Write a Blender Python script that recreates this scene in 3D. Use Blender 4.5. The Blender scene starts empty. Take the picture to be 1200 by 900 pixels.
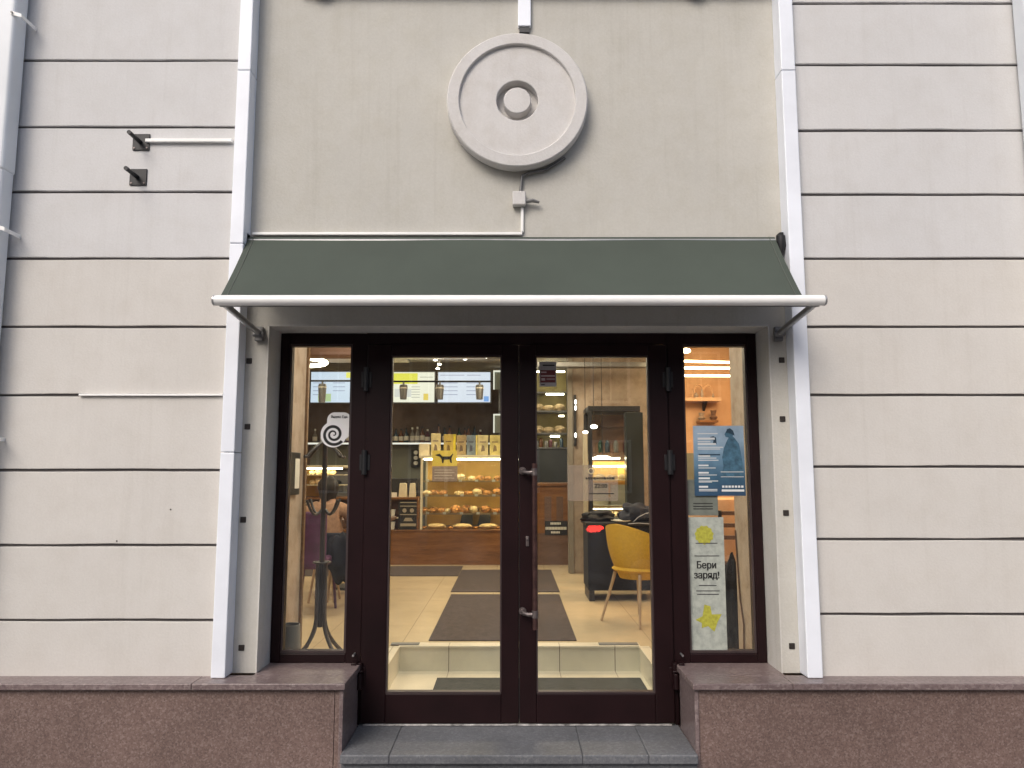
import bpy, bmesh, math, random
from mathutils import Vector, Matrix, noise
random.seed(7)
S = bpy.context.scene
COL = S.collection
P = math.radians(6.6); F = 883.0; CZ = 1.4
R = math.radians

# ---------------------------------------------------------------- geometry helpers
def T(v): return math.tan(math.atan((450 - v) / F) + P)
def at(u, v, Y):
    Z = CZ + Y * T(v); zc = Y * math.cos(P) + (Z - CZ) * math.sin(P)
    return ((u - 600) * zc / F, Y, Z)
def pr(u0, v0, u1, v1, Y):           # rectangle at depth Y -> x0, x1, z0, z1
    vm = (v0 + v1) / 2
    return at(u0, vm, Y)[0], at(u1, vm, Y)[0], at(600, v1, Y)[2], at(600, v0, Y)[2]

ORG = {}
def world(o):
    return ORG.get(o.name, Vector((0, 0, 0)))

class MB:
    def __init__(s): s.v = []; s.f = []; s.sm = []
    def add(s, vs, fs, smooth=False):
        b = len(s.v); s.v += [Vector(p) for p in vs]
        for f in fs: s.f.append([i + b for i in f]); s.sm.append(smooth)
        return s
    def box(s, x0, x1, y0, y1, z0, z1):
        vs = [(x0,y0,z0),(x1,y0,z0),(x1,y1,z0),(x0,y1,z0),(x0,y0,z1),(x1,y0,z1),(x1,y1,z1),(x0,y1,z1)]
        return s.add(vs, [(0,3,2,1),(4,5,6,7),(0,1,5,4),(1,2,6,5),(2,3,7,6),(3,0,4,7)])
    def prism(s, pts, a, b, axis='y'):     # pts 2d polygon extruded a..b along axis
        n = len(pts)
        def mk(p, t):
            return {'y': (p[0], t, p[1]), 'x': (t, p[0], p[1]), 'z': (p[0], p[1], t)}[axis]
        vs = [mk(p, a) for p in pts] + [mk(p, b) for p in pts]
        fs = [tuple(range(n)), tuple(range(2*n-1, n-1, -1))] + [(i, i+n, (i+1)%n+n, (i+1)%n) for i in range(n)]
        return s.add(vs, fs)
    def tube(s, pts, r, seg=10, cap=True, flat=None):
        pts = [Vector(p) for p in pts]; n = len(pts)
        rs = r if isinstance(r, (list, tuple)) else [r]*n
        rings = []; prev = None
        for i, p in enumerate(pts):
            d = (pts[min(i+1, n-1)] - pts[max(i-1, 0)]).normalized()
            if prev is None:
                a = Vector((0,0,1)) if abs(d.z) < .9 else Vector((1,0,0))
                x = d.cross(a).normalized()
            else:
                x = (prev - d*prev.dot(d)).normalized()
            prev = x; y = d.cross(x)
            rings.append([p + (x*math.cos(t)+y*math.sin(t))*rs[i] for t in [2*math.pi*k/seg for k in range(seg)]])
        vs = [q for rr in rings for q in rr]; fs = []
        for i in range(n-1):
            for k in range(seg):
                fs.append((i*seg+k, i*seg+(k+1)%seg, (i+1)*seg+(k+1)%seg, (i+1)*seg+k))
        s.add(vs, fs, True)
        if cap:
            b = len(s.v) - n*seg
            s.f.append([b+k for k in range(seg)][::-1]); s.sm.append(False)
            s.f.append([b+(n-1)*seg+k for k in range(seg)]); s.sm.append(False)
        return s
    def lathe(s, prof, c, axis='z', seg=32, smooth=True):   # prof (r, h)
        vs = []; c = Vector(c)
        for r, h in prof:
            for k in range(seg):
                t = 2*math.pi*k/seg; a, b = r*math.cos(t), r*math.sin(t)
                vs.append(c + (Vector((a, b, h)) if axis == 'z' else Vector((a, h, b))))
        fs = [(i*seg+k, i*seg+(k+1)%seg, (i+1)*seg+(k+1)%seg, (i+1)*seg+k) for i in range(len(prof)-1) for k in range(seg)]
        s.add(vs, fs, smooth)
        return s
    def blob(s, c, rad, seg=16, rings=10, amp=0.0, fr=3.0, fn=None):
        c = Vector(c); vs = []
        for i in range(rings+1):
            ph = math.pi*i/rings
            for k in range(seg):
                t = 2*math.pi*k/seg
                d = Vector((math.sin(ph)*math.cos(t), math.sin(ph)*math.sin(t), math.cos(ph)))
                m = 1 + amp*noise.noise(d*fr + c*7)
                p = Vector((d.x*rad[0], d.y*rad[1], d.z*rad[2]))*m
                if fn: p = fn(p, d)
                vs.append(c + p)
        fs = [(i*seg+k, i*seg+(k+1)%seg, (i+1)*seg+(k+1)%seg, (i+1)*seg+k) for i in range(rings) for k in range(seg)]
        return s.add(vs, fs, True)
    def build(s, name, mat, parent=None, origin=None, bevel=0, bseg=2, **tg):
        o0 = Vector(origin) if origin is not None else (world(parent) if parent else Vector((0,0,0)))
        me = bpy.data.meshes.new(name)
        me.from_pydata([tuple(p - o0) for p in s.v], [], s.f)
        bm = bmesh.new(); bm.from_mesh(me)
        bm.faces.ensure_lookup_table()
        for f, q in zip(bm.faces, s.sm): f.smooth = q
        bmesh.ops.remove_doubles(bm, verts=bm.verts, dist=1e-6)
        bmesh.ops.recalc_face_normals(bm, faces=bm.faces)
        bm.to_mesh(me); bm.free()
        me.materials.append(mat)
        if any(s.sm): me.set_sharp_from_angle(angle=R(38))
        o = bpy.data.objects.new(name, me); COL.objects.link(o)
        if parent: o.parent = parent
        else: o.location = o0
        ORG[o.name] = o0
        if bevel:
            m = o.modifiers.new('bevel', 'BEVEL'); m.width = bevel; m.segments = bseg
            m.limit_method = 'ANGLE'; m.angle_limit = R(40); m.harden_normals = False
        tag(o, **tg)
        return o

def tag(o, label=None, cat=None, group=None, kind=None):
    if label: o['label'] = label
    if cat: o['category'] = cat
    if group: o['group'] = group
    if kind: o['kind'] = kind
    return o
def thing(name, loc, label, cat, group=None):
    o = bpy.data.objects.new(name, None); COL.objects.link(o); o.location = loc
    o.empty_display_size = .1
    ORG[o.name] = Vector(loc)
    return tag(o, label, cat, group)
def dup(o, loc=None, rz=None, parent=None, **tg):
    c = o.copy(); COL.objects.link(c)
    if parent: c.parent = parent
    if loc is not None: c.location = loc
    if rz is not None: c.rotation_euler.z = rz
    tag(c, **tg)
    for ch in list(o.children): dup(ch, parent=c)
    return c

# ---------------------------------------------------------------- materials
def newmat(name):
    m = bpy.data.materials.new(name); m.use_nodes = True
    nt = m.node_tree; b = nt.nodes['Principled BSDF']
    return m, nt, b
def L(nt, a, b): nt.links.new(a, b)
def coord(nt, scale=(1,1,1)):
    tc = nt.nodes.new('ShaderNodeNewGeometry'); mp = nt.nodes.new('ShaderNodeMapping')
    mp.inputs['Scale'].default_value = scale
    L(nt, tc.outputs['Position'], mp.inputs[0]); return mp.outputs[0]
def nz(nt, co, scale, detail=4, rough=.55):
    n = nt.nodes.new('ShaderNodeTexNoise'); n.inputs['Scale'].default_value = scale
    n.inputs['Detail'].default_value = detail; n.inputs['Roughness'].default_value = rough
    L(nt, co, n.inputs['Vector']); return n.outputs['Fac']
def ramp(nt, fac, stops):
    r = nt.nodes.new('ShaderNodeValToRGB'); e = r.color_ramp.elements
    while len(e) < len(stops): e.new(.5)
    for i, (p, c) in enumerate(stops):
        e[i].position = p; e[i].color = (*c, 1) if len(c) == 3 else c
    L(nt, fac, r.inputs[0]); return r.outputs[0]
def mixc(nt, fac, a, b, mode='MIX'):
    m = nt.nodes.new('ShaderNodeMix'); m.data_type = 'RGBA'; m.blend_type = mode
    for sock, val in ((m.inputs[0], fac), (m.inputs[6], a), (m.inputs[7], b)):
        if hasattr(val, 'links'): L(nt, val, sock)
        elif isinstance(val, (int, float)): sock.default_value = val
        else: sock.default_value = (*val, 1)
    return m.outputs[2]
def bump(nt, b, h, strength=.3, dist=.01):
    n = nt.nodes.new('ShaderNodeBump'); n.inputs['Strength'].default_value = strength
    n.inputs['Distance'].default_value = dist
    L(nt, h, n.inputs['Height']); L(nt, n.outputs[0], b.inputs['Normal'])
def plain(name, c, rough=.5, metal=0, var=.12, vs=6, bmp=0, bs=60, spec=None):
    m, nt, b = newmat(name); co = coord(nt)
    f = nz(nt, co, vs, 5)
    lo = tuple(x*(1-var) for x in c); hi = tuple(min(1, x*(1+var)) for x in c)
    L(nt, ramp(nt, f, [(.3, lo), (.7, hi)]), b.inputs['Base Color'])
    b.inputs['Roughness'].default_value = rough; b.inputs['Metallic'].default_value = metal
    if spec is not None: b.inputs['Specular IOR Level'].default_value = spec
    if bmp: bump(nt, b, nz(nt, co, bs, 3), bmp, .004)
    return m
def emit(name, c, s):
    m, nt, b = newmat(name)
    b.inputs['Base Color'].default_value = (.02, .02, .02, 1) if s < 1.3 else (*c, 1)
    b.inputs['Emission Color'].default_value = (*c, 1); b.inputs['Emission Strength'].default_value = s
    return m
def stucco(name, c, stain=(.8,.76,.7), amt=.5, patch=.10, bmp=.25, streak=0.25):
    m, nt, b = newmat(name); co = coord(nt)
    big = nz(nt, co, 1.3, 5, .6)
    mid = nz(nt, co, 7, 6, .65)
    fine = nz(nt, co, 90, 4, .6)
    base = ramp(nt, big, [(.3, tuple(x*(1-patch) for x in c)), (.7, tuple(min(1,x*(1+patch*.6)) for x in c))])
    st = ramp(nt, mid, [(.45, (1,1,1)), (.75, stain)])
    c1 = mixc(nt, amt, base, st, 'MULTIPLY')
    sc = coord(nt, (9, 9, .35)); sk = nz(nt, sc, 1.6, 6, .7)
    s2 = ramp(nt, sk, [(.52, (1,1,1)), (.72, (.74,.72,.68))])
    c2 = mixc(nt, streak, c1, s2, 'MULTIPLY')
    f2 = ramp(nt, fine, [(.3, (.93,.93,.93)), (.7, (1,1,1))])
    L(nt, mixc(nt, 1, c2, f2, 'MULTIPLY'), b.inputs['Base Color'])
    b.inputs['Roughness'].default_value = .85
    ad = nt.nodes.new('ShaderNodeMath'); ad.operation = 'MULTIPLY_ADD'
    L(nt, mid, ad.inputs[0]); ad.inputs[1].default_value = 2.0; L(nt, fine, ad.inputs[2])
    bump(nt, b, ad.outputs[0], bmp, .006)
    return m
def granite(name, cols, rough=.45, s=1.0, var=.3):
    m, nt, b = newmat(name); co = coord(nt)
    vo = nt.nodes.new('ShaderNodeTexVoronoi'); vo.inputs['Scale'].default_value = 75*s; L(nt, co, vo.inputs['Vector'])
    v2 = nt.nodes.new('ShaderNodeTexVoronoi'); v2.inputs['Scale'].default_value = 190*s; L(nt, co, v2.inputs['Vector'])
    sep = nt.nodes.new('ShaderNodeSeparateColor'); L(nt, vo.outputs['Color'], sep.inputs[0])
    sep2 = nt.nodes.new('ShaderNodeSeparateColor'); L(nt, v2.outputs['Color'], sep2.inputs[0])
    c1 = ramp(nt, sep.outputs[0], [(.0, cols[0]), (.35, cols[1]), (.7, cols[2]), (.97, cols[3])])
    c2 = ramp(nt, sep2.outputs[0], [(.0, cols[0]), (.4, cols[2]), (.95, cols[1])])
    c = mixc(nt, .5, c1, c2)
    bg = ramp(nt, nz(nt, co, 2.2, 5, .6), [(.3, (1-var,)*3), (.7, (1,1,1))])
    L(nt, mixc(nt, 1, c, bg, 'MULTIPLY'), b.inputs['Base Color'])
    b.inputs['Roughness'].default_value = rough
    bump(nt, b, sep2.outputs[1], .06, .001)
    return m
def wood(name, a, c, scale=(1, 1, 14), rough=.4, freq=3):
    m, nt, b = newmat(name); co = coord(nt, scale)
    f = nz(nt, co, freq, 6, .65)
    f2 = nz(nt, coord(nt, tuple(x*6 for x in scale)), freq, 3)
    c1 = ramp(nt, f, [(.3, a), (.7, c)])
    c2 = ramp(nt, f2, [(.3, (.75,.75,.75)), (.7, (1,1,1))])
    L(nt, mixc(nt, 1, c1, c2, 'MULTIPLY'), b.inputs['Base Color'])
    b.inputs['Roughness'].default_value = rough
    return m
def tiles(name, c, joint, sx, sy, off=(0,0), rough=.25, wid=.004, axis='xy', var=.1):
    m, nt, b = newmat(name)
    g = nt.nodes.new('ShaderNodeNewGeometry'); sp = nt.nodes.new('ShaderNodeSeparateXYZ'); L(nt, g.outputs['Position'], sp.inputs[0])
    outs = {'x': sp.outputs[0], 'y': sp.outputs[1], 'z': sp.outputs[2]}
    ms = []
    for ax, sz, of in zip(axis, (sx, sy), off):
        a = nt.nodes.new('ShaderNodeMath'); a.operation = 'SUBTRACT'; L(nt, outs[ax], a.inputs[0]); a.inputs[1].default_value = of
        w = nt.nodes.new('ShaderNodeMath'); w.operation = 'PINGPONG'; L(nt, a.outputs[0], w.inputs[0]); w.inputs[1].default_value = sz/2
        d = nt.nodes.new('ShaderNodeMath'); d.operation = 'LESS_THAN'; L(nt, w.outputs[0], d.inputs[0]); d.inputs[1].default_value = wid/2
        ms.append(d.outputs[0])
    mx = nt.nodes.new('ShaderNodeMath'); mx.operation = 'MAXIMUM'; L(nt, ms[0], mx.inputs[0]); L(nt, ms[1], mx.inputs[1])
    co = coord(nt)
    f = nz(nt, co, 3, 6, .6)
    base = ramp(nt, f, [(.3, tuple(x*(1-var) for x in c)), (.7, tuple(min(1, x*(1+var)) for x in c))])
    L(nt, mixc(nt, mx.outputs[0], base, joint), b.inputs['Base Color'])
    b.inputs['Roughness'].default_value = rough
    return m
def glassmat(name, tint=(.93,.96,.95), ior=1.5, film=0):
    m = bpy.data.materials.new(name); m.use_nodes = True; nt = m.node_tree; nt.nodes.clear()
    o = nt.nodes.new('ShaderNodeOutputMaterial'); mx = nt.nodes.new('ShaderNodeMixShader')
    t = nt.nodes.new('ShaderNodeBsdfTransparent'); t.inputs[0].default_value = (*tint, 1)
    g = nt.nodes.new('ShaderNodeBsdfGlossy'); g.inputs['Roughness'].default_value = .004
    fr = nt.nodes.new('ShaderNodeFresnel'); fr.inputs['IOR'].default_value = ior
    L(nt, fr.outputs[0], mx.inputs[0]); L(nt, t.outputs[0], mx.inputs[1]); L(nt, g.outputs[0], mx.inputs[2])
    if film:
        df = nt.nodes.new('ShaderNodeBsdfDiffuse'); df.inputs[0].default_value = (.6,.6,.62,1)
        m2 = nt.nodes.new('ShaderNodeMixShader')
        f = nz(nt, coord(nt, (2.2, 2.2, 1.0)), 3.5, 6, .7)
        rr = ramp(nt, f, [(.38, (.004,.004,.004)), (.72, (film,)*3)])
        L(nt, rr, m2.inputs[0]); L(nt, mx.outputs[0], m2.inputs[1]); L(nt, df.outputs[0], m2.inputs[2])
        L(nt, m2.outputs[0], o.inputs[0]); return m
    L(nt, mx.outputs[0], o.inputs[0]); return m

M = {}
def twotone(m, zc, mul):
    nt = m.node_tree; b = nt.nodes['Principled BSDF']; src = b.inputs['Base Color'].links[0].from_socket
    g = nt.nodes.new('ShaderNodeNewGeometry'); sp = nt.nodes.new('ShaderNodeSeparateXYZ'); L(nt, g.outputs['Position'], sp.inputs[0])
    gt = nt.nodes.new('ShaderNodeMath'); gt.operation = 'GREATER_THAN'; L(nt, sp.outputs[2], gt.inputs[0]); gt.inputs[1].default_value = zc
    c = mixc(nt, gt.outputs[0], (1,1,1), mul)
    L(nt, mixc(nt, 1, src, c, 'MULTIPLY'), b.inputs['Base Color'])
M['rust'] = stucco('painted_render', (.63, .608, .572), stain=(.88,.86,.83), amt=.4, patch=.05, bmp=.16, streak=.18)
twotone(M['rust'], at(600, 303, 4.1)[2], (1.0, 1.03, 1.09))
M['bay'] = stucco('beige_render', (.525, .512, .468), stain=(.86,.84,.78), amt=.45, patch=.06, bmp=.25, streak=.3)
M['reveal'] = stucco('reveal_render', (.60, .585, .55), stain=(.84,.81,.74), amt=.5, patch=.07, bmp=.3, streak=.4)
M['groove'] = plain('dark_joint_paint', (.11,.10,.10), .9)  # dark backing colour of the wall joints
M['medal'] = stucco('stucco_medallion', (.63,.615,.60), stain=(.8,.77,.72), amt=.5, patch=.06, bmp=.25, streak=.15)
M['granite'] = granite('red_granite', [(.10,.064,.054),(.175,.116,.10),(.22,.15,.13),(.34,.26,.235)], .5, 1.7)
M['granite_top'] = granite('honed_red_granite', [(.12,.085,.085),(.19,.14,.137),(.24,.185,.18),(.36,.30,.29)], .32)
M['step'] = granite('grey_granite', [(.10,.105,.115),(.135,.14,.152),(.165,.17,.182),(.23,.235,.245)], .55, 1.2)
M['trim'] = plain('white_metal_trim', (.80,.835,.90), .45, 0, .07, 3, .08, 30)
M['white'] = plain('white_powder_coat', (.84,.84,.82), .38, 0, .06, 5)
M['pipe'] = plain('pale_grey_pipe', (.68,.715,.75), .42, 0, .06, 3)
M['awn'] = plain('green_awning_cloth', (.052,.066,.052), .8, 0, .10, 2.2, .3, 700)
M['alu'] = plain('brushed_aluminium', (.45,.45,.45), .35, .8, .1, 20)
M['black'] = plain('black_metal', (.02,.02,.022), .45, .3, .2, 20)
M['plug'] = plain('rusty_dark_plug', (.02,.014,.011), .6, 0, .3, 90)
M['door'] = plain('dark_brown_door_paint', (.012,.0042,.005), .40, 0, .3, 3, .05, 40, spec=.22)
M['doorin'] = plain('brown_door_bead', (.05,.035,.035), .4)
M['bronze'] = plain('dark_bronze', (.10,.055,.05), .32, .7, .3, 30)
M['steel'] = plain('worn_steel', (.20,.17,.165), .4, .8, .2, 50)
M['glass'] = glassmat('window_glass', ior=1.5, film=.03)
M['caseglass'] = glassmat('display_glass', (.95,.97,.96), 1.4)
M['plaster'] = stucco('interior_marbled_plaster', (.47,.375,.30), stain=(.62,.53,.44), amt=.95, patch=.28, bmp=.3, streak=.1)
M['plaster_glow'] = stucco('orange_glow_plaster', (.62,.38,.22), stain=(.8,.7,.6), amt=.6, patch=.12, bmp=.1, streak=.1)  # beige plaster with the orange glow of the tube lamps put into its colour
M['oak'] = wood('pale_trim_wood', (.20,.115,.06), (.30,.18,.10))
M['floor'] = tiles('beige_floor_tile', (.58,.47,.31), (.40,.31,.20), .6, .6, (-.79, 5.6), .22, .006)
M['pitfloor'] = tiles('pale_pit_tile', (.70,.64,.52), (.30,.25,.19), .39, .6, (-.445, 5.44), .3, .006)
M['riser'] = tiles('cream_riser_tile', (.70,.66,.54), (.20,.17,.13), .39, 6, (-.445, 2.3), .3, .006, 'xy')
M['mat'] = plain('brown_ribbed_mat', (.060,.042,.037), .95, 0, .35, 30, .6, 250)
M['matg'] = plain('grey_ribbed_mat', (.042,.045,.042), .95, 0, .3, 30, .6, 250)
M['counter'] = wood('stained_counter_wood', (.16,.065,.02), (.32,.14,.045), (1,1,9), .35, 2)
M['counter_dull'] = wood('dull_counter_wood', (.13,.07,.042), (.20,.11,.07), (1,1,7), .5, 2)
M['ceil'] = plain('ceiling_paint', (.36,.34,.31), .9)
M['ceil_lit'] = plain('lit_ceiling_paint', (.82,.78,.74), .9)  # ring lamp glow on the ceiling put into this pale colour
M['backwall'] = stucco('dark_concrete_wall', (.17,.125,.10), stain=(.6,.5,.45), amt=.8, patch=.3, bmp=.2, streak=.4)
M['sage'] = plain('grey_green_board', (.20,.21,.17), .5, 0, .15, 2)
M['glowback'] = plain('glow_ochre_panel', (.75,.46,.13), .6, 0, .15, 4)  # ochre carries the warm glow behind the lit shelves
M['led'] = emit('led_strip', (1,.88,.62), 16)
M['ledw'] = emit('led_warm', (1,.74,.42), 14)
M['lampdisc'] = emit('lamp_disc', (1,.93,.82), 6)
M['shelf'] = plain('shelf_cream', (.75,.68,.5), .4)
M['brass'] = plain('shelf_edge_trim', (.42,.30,.16), .4)
M['crust'] = plain('bread_crust', (.46,.21,.06), .6, 0, .8, 22, .4, 90)
M['crust2'] = plain('floury_crust', (.72,.55,.32), .7, 0, .35, 20, .4, 90)
M['dark'] = plain('dark_plastic', (.02,.02,.022), .4)
M['grey'] = plain('mid_grey_metal', (.17,.17,.17), .45, .3)
M['paper'] = plain('paper_white', (.75,.73,.66), .8)
M['chairy'] = plain('mustard_upholstery', (.62,.37,.035), .8, 0, .12, 60, .5, 300)
M['leg'] = plain('pale_wood_leg', (.42,.30,.19), .5)
M['navy'] = plain('navy_cloth', (.007,.010,.024), .85, 0, .35, 12, .5, 60)
M['blackcloth'] = plain('black_cloth', (.006,.006,.009), .85, 0, .4, 12, .5, 60)
M['purple'] = plain('purple_velvet', (.085,.028,.085), .8, 0, .3, 14, .3, 90)
M['tan'] = plain('tan_knit', (.36,.22,.145), .9, 0, .2, 30, .5, 200)
M['hair'] = plain('dark_hair', (.014,.010,.008), .55, 0, .3, 40, .5, 200)
M['skin'] = plain('skin', (.50,.30,.21), .5)
M['bent'] = plain('black_bentwood', (.045,.040,.042), .35, 0, .2, 10)
M['asphalt'] = plain('asphalt', (.05,.05,.052), .9, 0, .25, 30, .5, 120)
M['paving'] = tiles('pavement_slab', (.19,.185,.18), (.08,.08,.08), .5, .5, (0,0), .85, .008)
M['kerb'] = granite('kerb_granite', [(.12,.12,.12),(.2,.2,.2),(.26,.26,.25),(.36,.36,.35)], .7)
M['opp1'] = stucco('ochre_street_wall', (.20,.15,.10)); M['opp2'] = stucco('grey_street_wall', (.17,.17,.17)); M['opp3'] = stucco('brick_red_wall', (.14,.07,.05))
M['oppwin'] = plain('street_window_glass', (.03,.035,.04), .08)
M['roof'] = plain('sheet_roof', (.08,.08,.085), .5, .4)

def shape(name, mat, parent, pts, y, th, **tg):     # flat outline in xz facing -Y
    return MB().prism(pts, y - th, y).build(name, mat, parent, **tg)
def text(name, s, x, y, z, size, mat, parent, font_bold=0.0, align='CENTER', sx=1.0, depth=.0006, fit=None):
    cu = bpy.data.curves.new(name, 'FONT'); cu.body = s; cu.size = size; cu.align_x = align
    cu.extrude = depth; cu.resolution_u = 3
    ob = bpy.data.objects.new(name, cu); COL.objects.link(ob)
    dg = bpy.context.evaluated_depsgraph_get(); dg.update()
    me = bpy.data.meshes.new_from_object(ob.evaluated_get(dg))
    bpy.data.objects.remove(ob)
    if fit:
        xs = [v.co.x for v in me.vertices]; sx = fit/(max(xs)-min(xs))
    o0 = world(parent) if parent else Vector((0,0,0))
    vs = []; fs = []
    for k, sh_ in enumerate((0, -font_bold, font_bold) if font_bold else (0,)):
        b = len(vs)
        vs += [tuple(Vector((x + v.co.x*sx + sh_, y - v.co.z - k*.0001, z + v.co.y + abs(sh_)*.4)) - o0) for v in me.vertices]
        fs += [tuple(i+b for i in p.vertices) for p in me.polygons]
    bpy.data.meshes.remove(me); me = bpy.data.meshes.new(name); me.from_pydata(vs, [], fs); me.update()
    me.materials.append(mat)
    o = bpy.data.objects.new(name, me); COL.objects.link(o); ORG[o.name] = o0
    if parent: o.parent = parent
    return o

# ================================================================ SETTING
ZP = -.32
MB().box(-60, 60, -60, 60, ZP-.6, ZP-.16).build('ground', M['asphalt'], kind='structure')
MB().box(-60, 60, -16, -2.5, ZP-.155, ZP-.12).build('road', M['asphalt'], kind='structure')
MB().box(-60, 60, -2.3, 4.2, ZP-.155, ZP).build('pavement', M['paving'], kind='structure')
MB().box(-60, 60, -2.5, -2.302, ZP-.155, ZP+.003).build('kerb', M['kerb'], bevel=.01, kind='structure')
MB().box(-60, 60, -19.5, -16, ZP-.155, ZP).build('pavement', M['paving'], kind='structure')

# opposite side of the street (seen only as reflections)
def opp(x0, x1, h, wm, lab):
    t = thing('street_building', ((x0+x1)/2, -20, ZP), lab, 'building')
    MB().box(x0, x1, -32, -20, ZP, ZP+h).build('wall', wm, t)
    MB().box(x0-.2, x1+.2, -32.2, -19.6, ZP+h+.002, ZP+h+.4).build('cornice', wm, t, bevel=.03)
    n = int((x1-x0)/3)
    for fl in range(int(h/3.4)):
        for i in range(n):
            cx = x0 + (i+.5)*(x1-x0)/n; z = ZP+1.0+fl*3.4
            fr = MB().box(cx-.75, cx+.75, -20.0, -19.9, z-.1, z+1.9).build('window', M['white'], t)
            MB().box(cx-.63, cx-.03, -19.9, -19.88, z, z+1.8).box(cx+.03, cx+.63, -19.9, -19.88, z, z+1.8).build('pane', M['oppwin'], fr)
opp(-34, -12, 10.5, M['opp2'], 'grey rendered apartment block across the street, left end')
opp(-11.9, 9, 9.2, M['opp1'], 'ochre rendered house across the street')
opp(9.1, 34, 11.0, M['opp3'], 'brick red apartment block across the street')

# parked car at the kerb behind the viewer (seen as a reflection in the door glass)
def car():
    cy0, cy1, x0, zb = -4.55, -2.80, 1.12, ZP-.12
    t = thing('parked_car', (x0+2.1, (cy0+cy1)/2, zb), 'dark blue car parked along the kerb with red tail lamps on', 'car')
    paint = plain('dark_car_paint', (.012,.014,.022), .2, .2, .05); rub = plain('tyre_rubber', (.02,.02,.02), .8)
    prof = [(0,.32),(-.02,.62),(.03,.98),(.55,1.03),(1.0,1.42),(1.35,1.50),(2.35,1.48),(3.05,1.05),(3.9,.92),(4.2,.72),(4.22,.34),(3.75,.26),(.5,.26)]
    MB().prism([(x0+a, zb+b) for a, b in prof], cy0, cy1).build('body', paint, t, bevel=.07, bseg=4)
    for yy, s in ((cy1, 1), (cy0, -1)):
        a, b = sorted((yy+s*.004, yy-s*.02))
        w_ = MB().prism([(x0+.72,zb+1.06),(x0+1.1,zb+1.40),(x0+1.72,zb+1.42),(x0+1.72,zb+1.06)], a, b).build('window', M['oppwin'], t)
        MB().prism([(x0+1.80,zb+1.06),(x0+1.80,zb+1.42),(x0+2.32,zb+1.40),(x0+2.88,zb+1.06)], a, b).build('window', M['oppwin'], t)
        for wx_ in (.85, 3.4):
            wh = MB().lathe([(.20,-.10),(.31,-.10),(.33,-.07),(.33,.07),(.31,.10),(.20,.10)], (x0+wx_, yy-s*.09, zb+.33), 'y', 32).build('wheel', rub, t)
            MB().lathe([(0,-.102),(.20,-.102),(.20,.102),(0,.102)], (x0+wx_, yy-s*.09, zb+.33), 'y', 24).build('rim', M['alu'], wh)
        a, b = sorted((yy+s*.012, yy-s*.05))
        MB().prism([(x0+.0,zb+.96),(x0+.05,zb+1.02),(x0+.24,zb+1.02),(x0+.28,zb+.99),(x0+.20,zb+.93),(x0+.05,zb+.92)], a, b).build('tail_lamp', emit('tail_lamp_red', (1,.04,.03), 22) if s > 0 else plain('tail_lamp_unlit', (.15,.01,.01), .2), t, bevel=.012)
        MB().box(x0+3.95, x0+4.19, a, b, zb+.66, zb+.80).build('headlamp', M['alu'], t, bevel=.02)
    MB().box(x0-.05, x0+.02, cy0+.08, cy1-.08, zb+.34, zb+.52).build('bumper', rub, t, bevel=.02)
car()

# ================================================================ BUILDING
YR, YS, YB, YD = 4.10, 4.05, 4.16, 4.37       # rusticated wall, trim face, bay wall, door plane
YL = 3.955                                     # ledge edge
ZL = .333
TOP = 5.2
bld = thing('cafe_building', (0, 4.1, ZP), 'pale rendered cafe building with grooved walls and a red granite plinth', 'building')
gl = [71, 149, 225, 303, 383, 463, 551, 639, 727]
gr = [4, 76, 153, 228, 303, 383, 463, 547, 632, 720]
def courses(x0, x1, vs, name, lab):
    zs = sorted([at(600, v, YR)[2] for v in vs])
    d = (zs[-1]-zs[0])/(len(zs)-1)
    allz = [ZL-.02] + zs
    while allz[-1] < TOP: allz.append(allz[-1]+d)
    mb = MB()
    for i in range(len(allz)-1):
        N = int((x1-x0)/.06); lo = []; hi = []
        for k in range(N+1):
            xx = x0+(x1-x0)*k/N
            lo.append((xx, allz[i]+((.007+.0035*noise.noise(Vector((xx*3.1, i*3.7, .2)))+.0012*noise.noise(Vector((xx*17, i*3.7, .2)))) if i else 0)))
            hi.append((xx, allz[i+1]-.007+.0025*noise.noise(Vector((xx*2.7, i*5.1, 4.2)))))
        mb.prism(lo+hi[::-1], YR, YR+.05)
    w = mb.build(name, M['rust'], bld, bevel=.004, label=lab)
    MB().box(x0, x1, YR+.014, YR+.048, ZL-.01, TOP-.01).build('joint_backing', M['groove'], w)
    MB().box(x0, x1, YR+.05, YR+.35, ZL-.02, TOP).build('wall_core', M['rust'], w)
courses(-6.0, -1.545, gl, 'grooved_wall', 'grooved grey white wall left of the entrance')
courses(1.59, 6.0, gr, 'grooved_wall', 'grooved grey white wall right of the entrance')
# bay wall round opening
OX0, OX1, OZ1 = -1.365, 1.44, 2.215
bay = MB()
bay.box(-1.545, OX0, YB, YB+.2, ZL, TOP); bay.box(OX1, 1.59, YB, YB+.2, ZL, TOP); bay.box(OX0, OX1, YB, YB+.2, OZ1, TOP)
bay.build('bay_wall', M['bay'], bld, label='smooth beige bay wall above and beside the entrance')
rv = MB()
rv.box(OX0-.002, OX0+.006, YB-.003, YD+.05, ZL, OZ1); rv.box(OX1-.006, OX1+.002, YB-.003, YD+.05, ZL, OZ1); rv.box(OX0, OX1, YB-.003, YD+.05, OZ1-.008, OZ1+.002)
rv.build('reveal', M['reveal'], bld)
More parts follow.
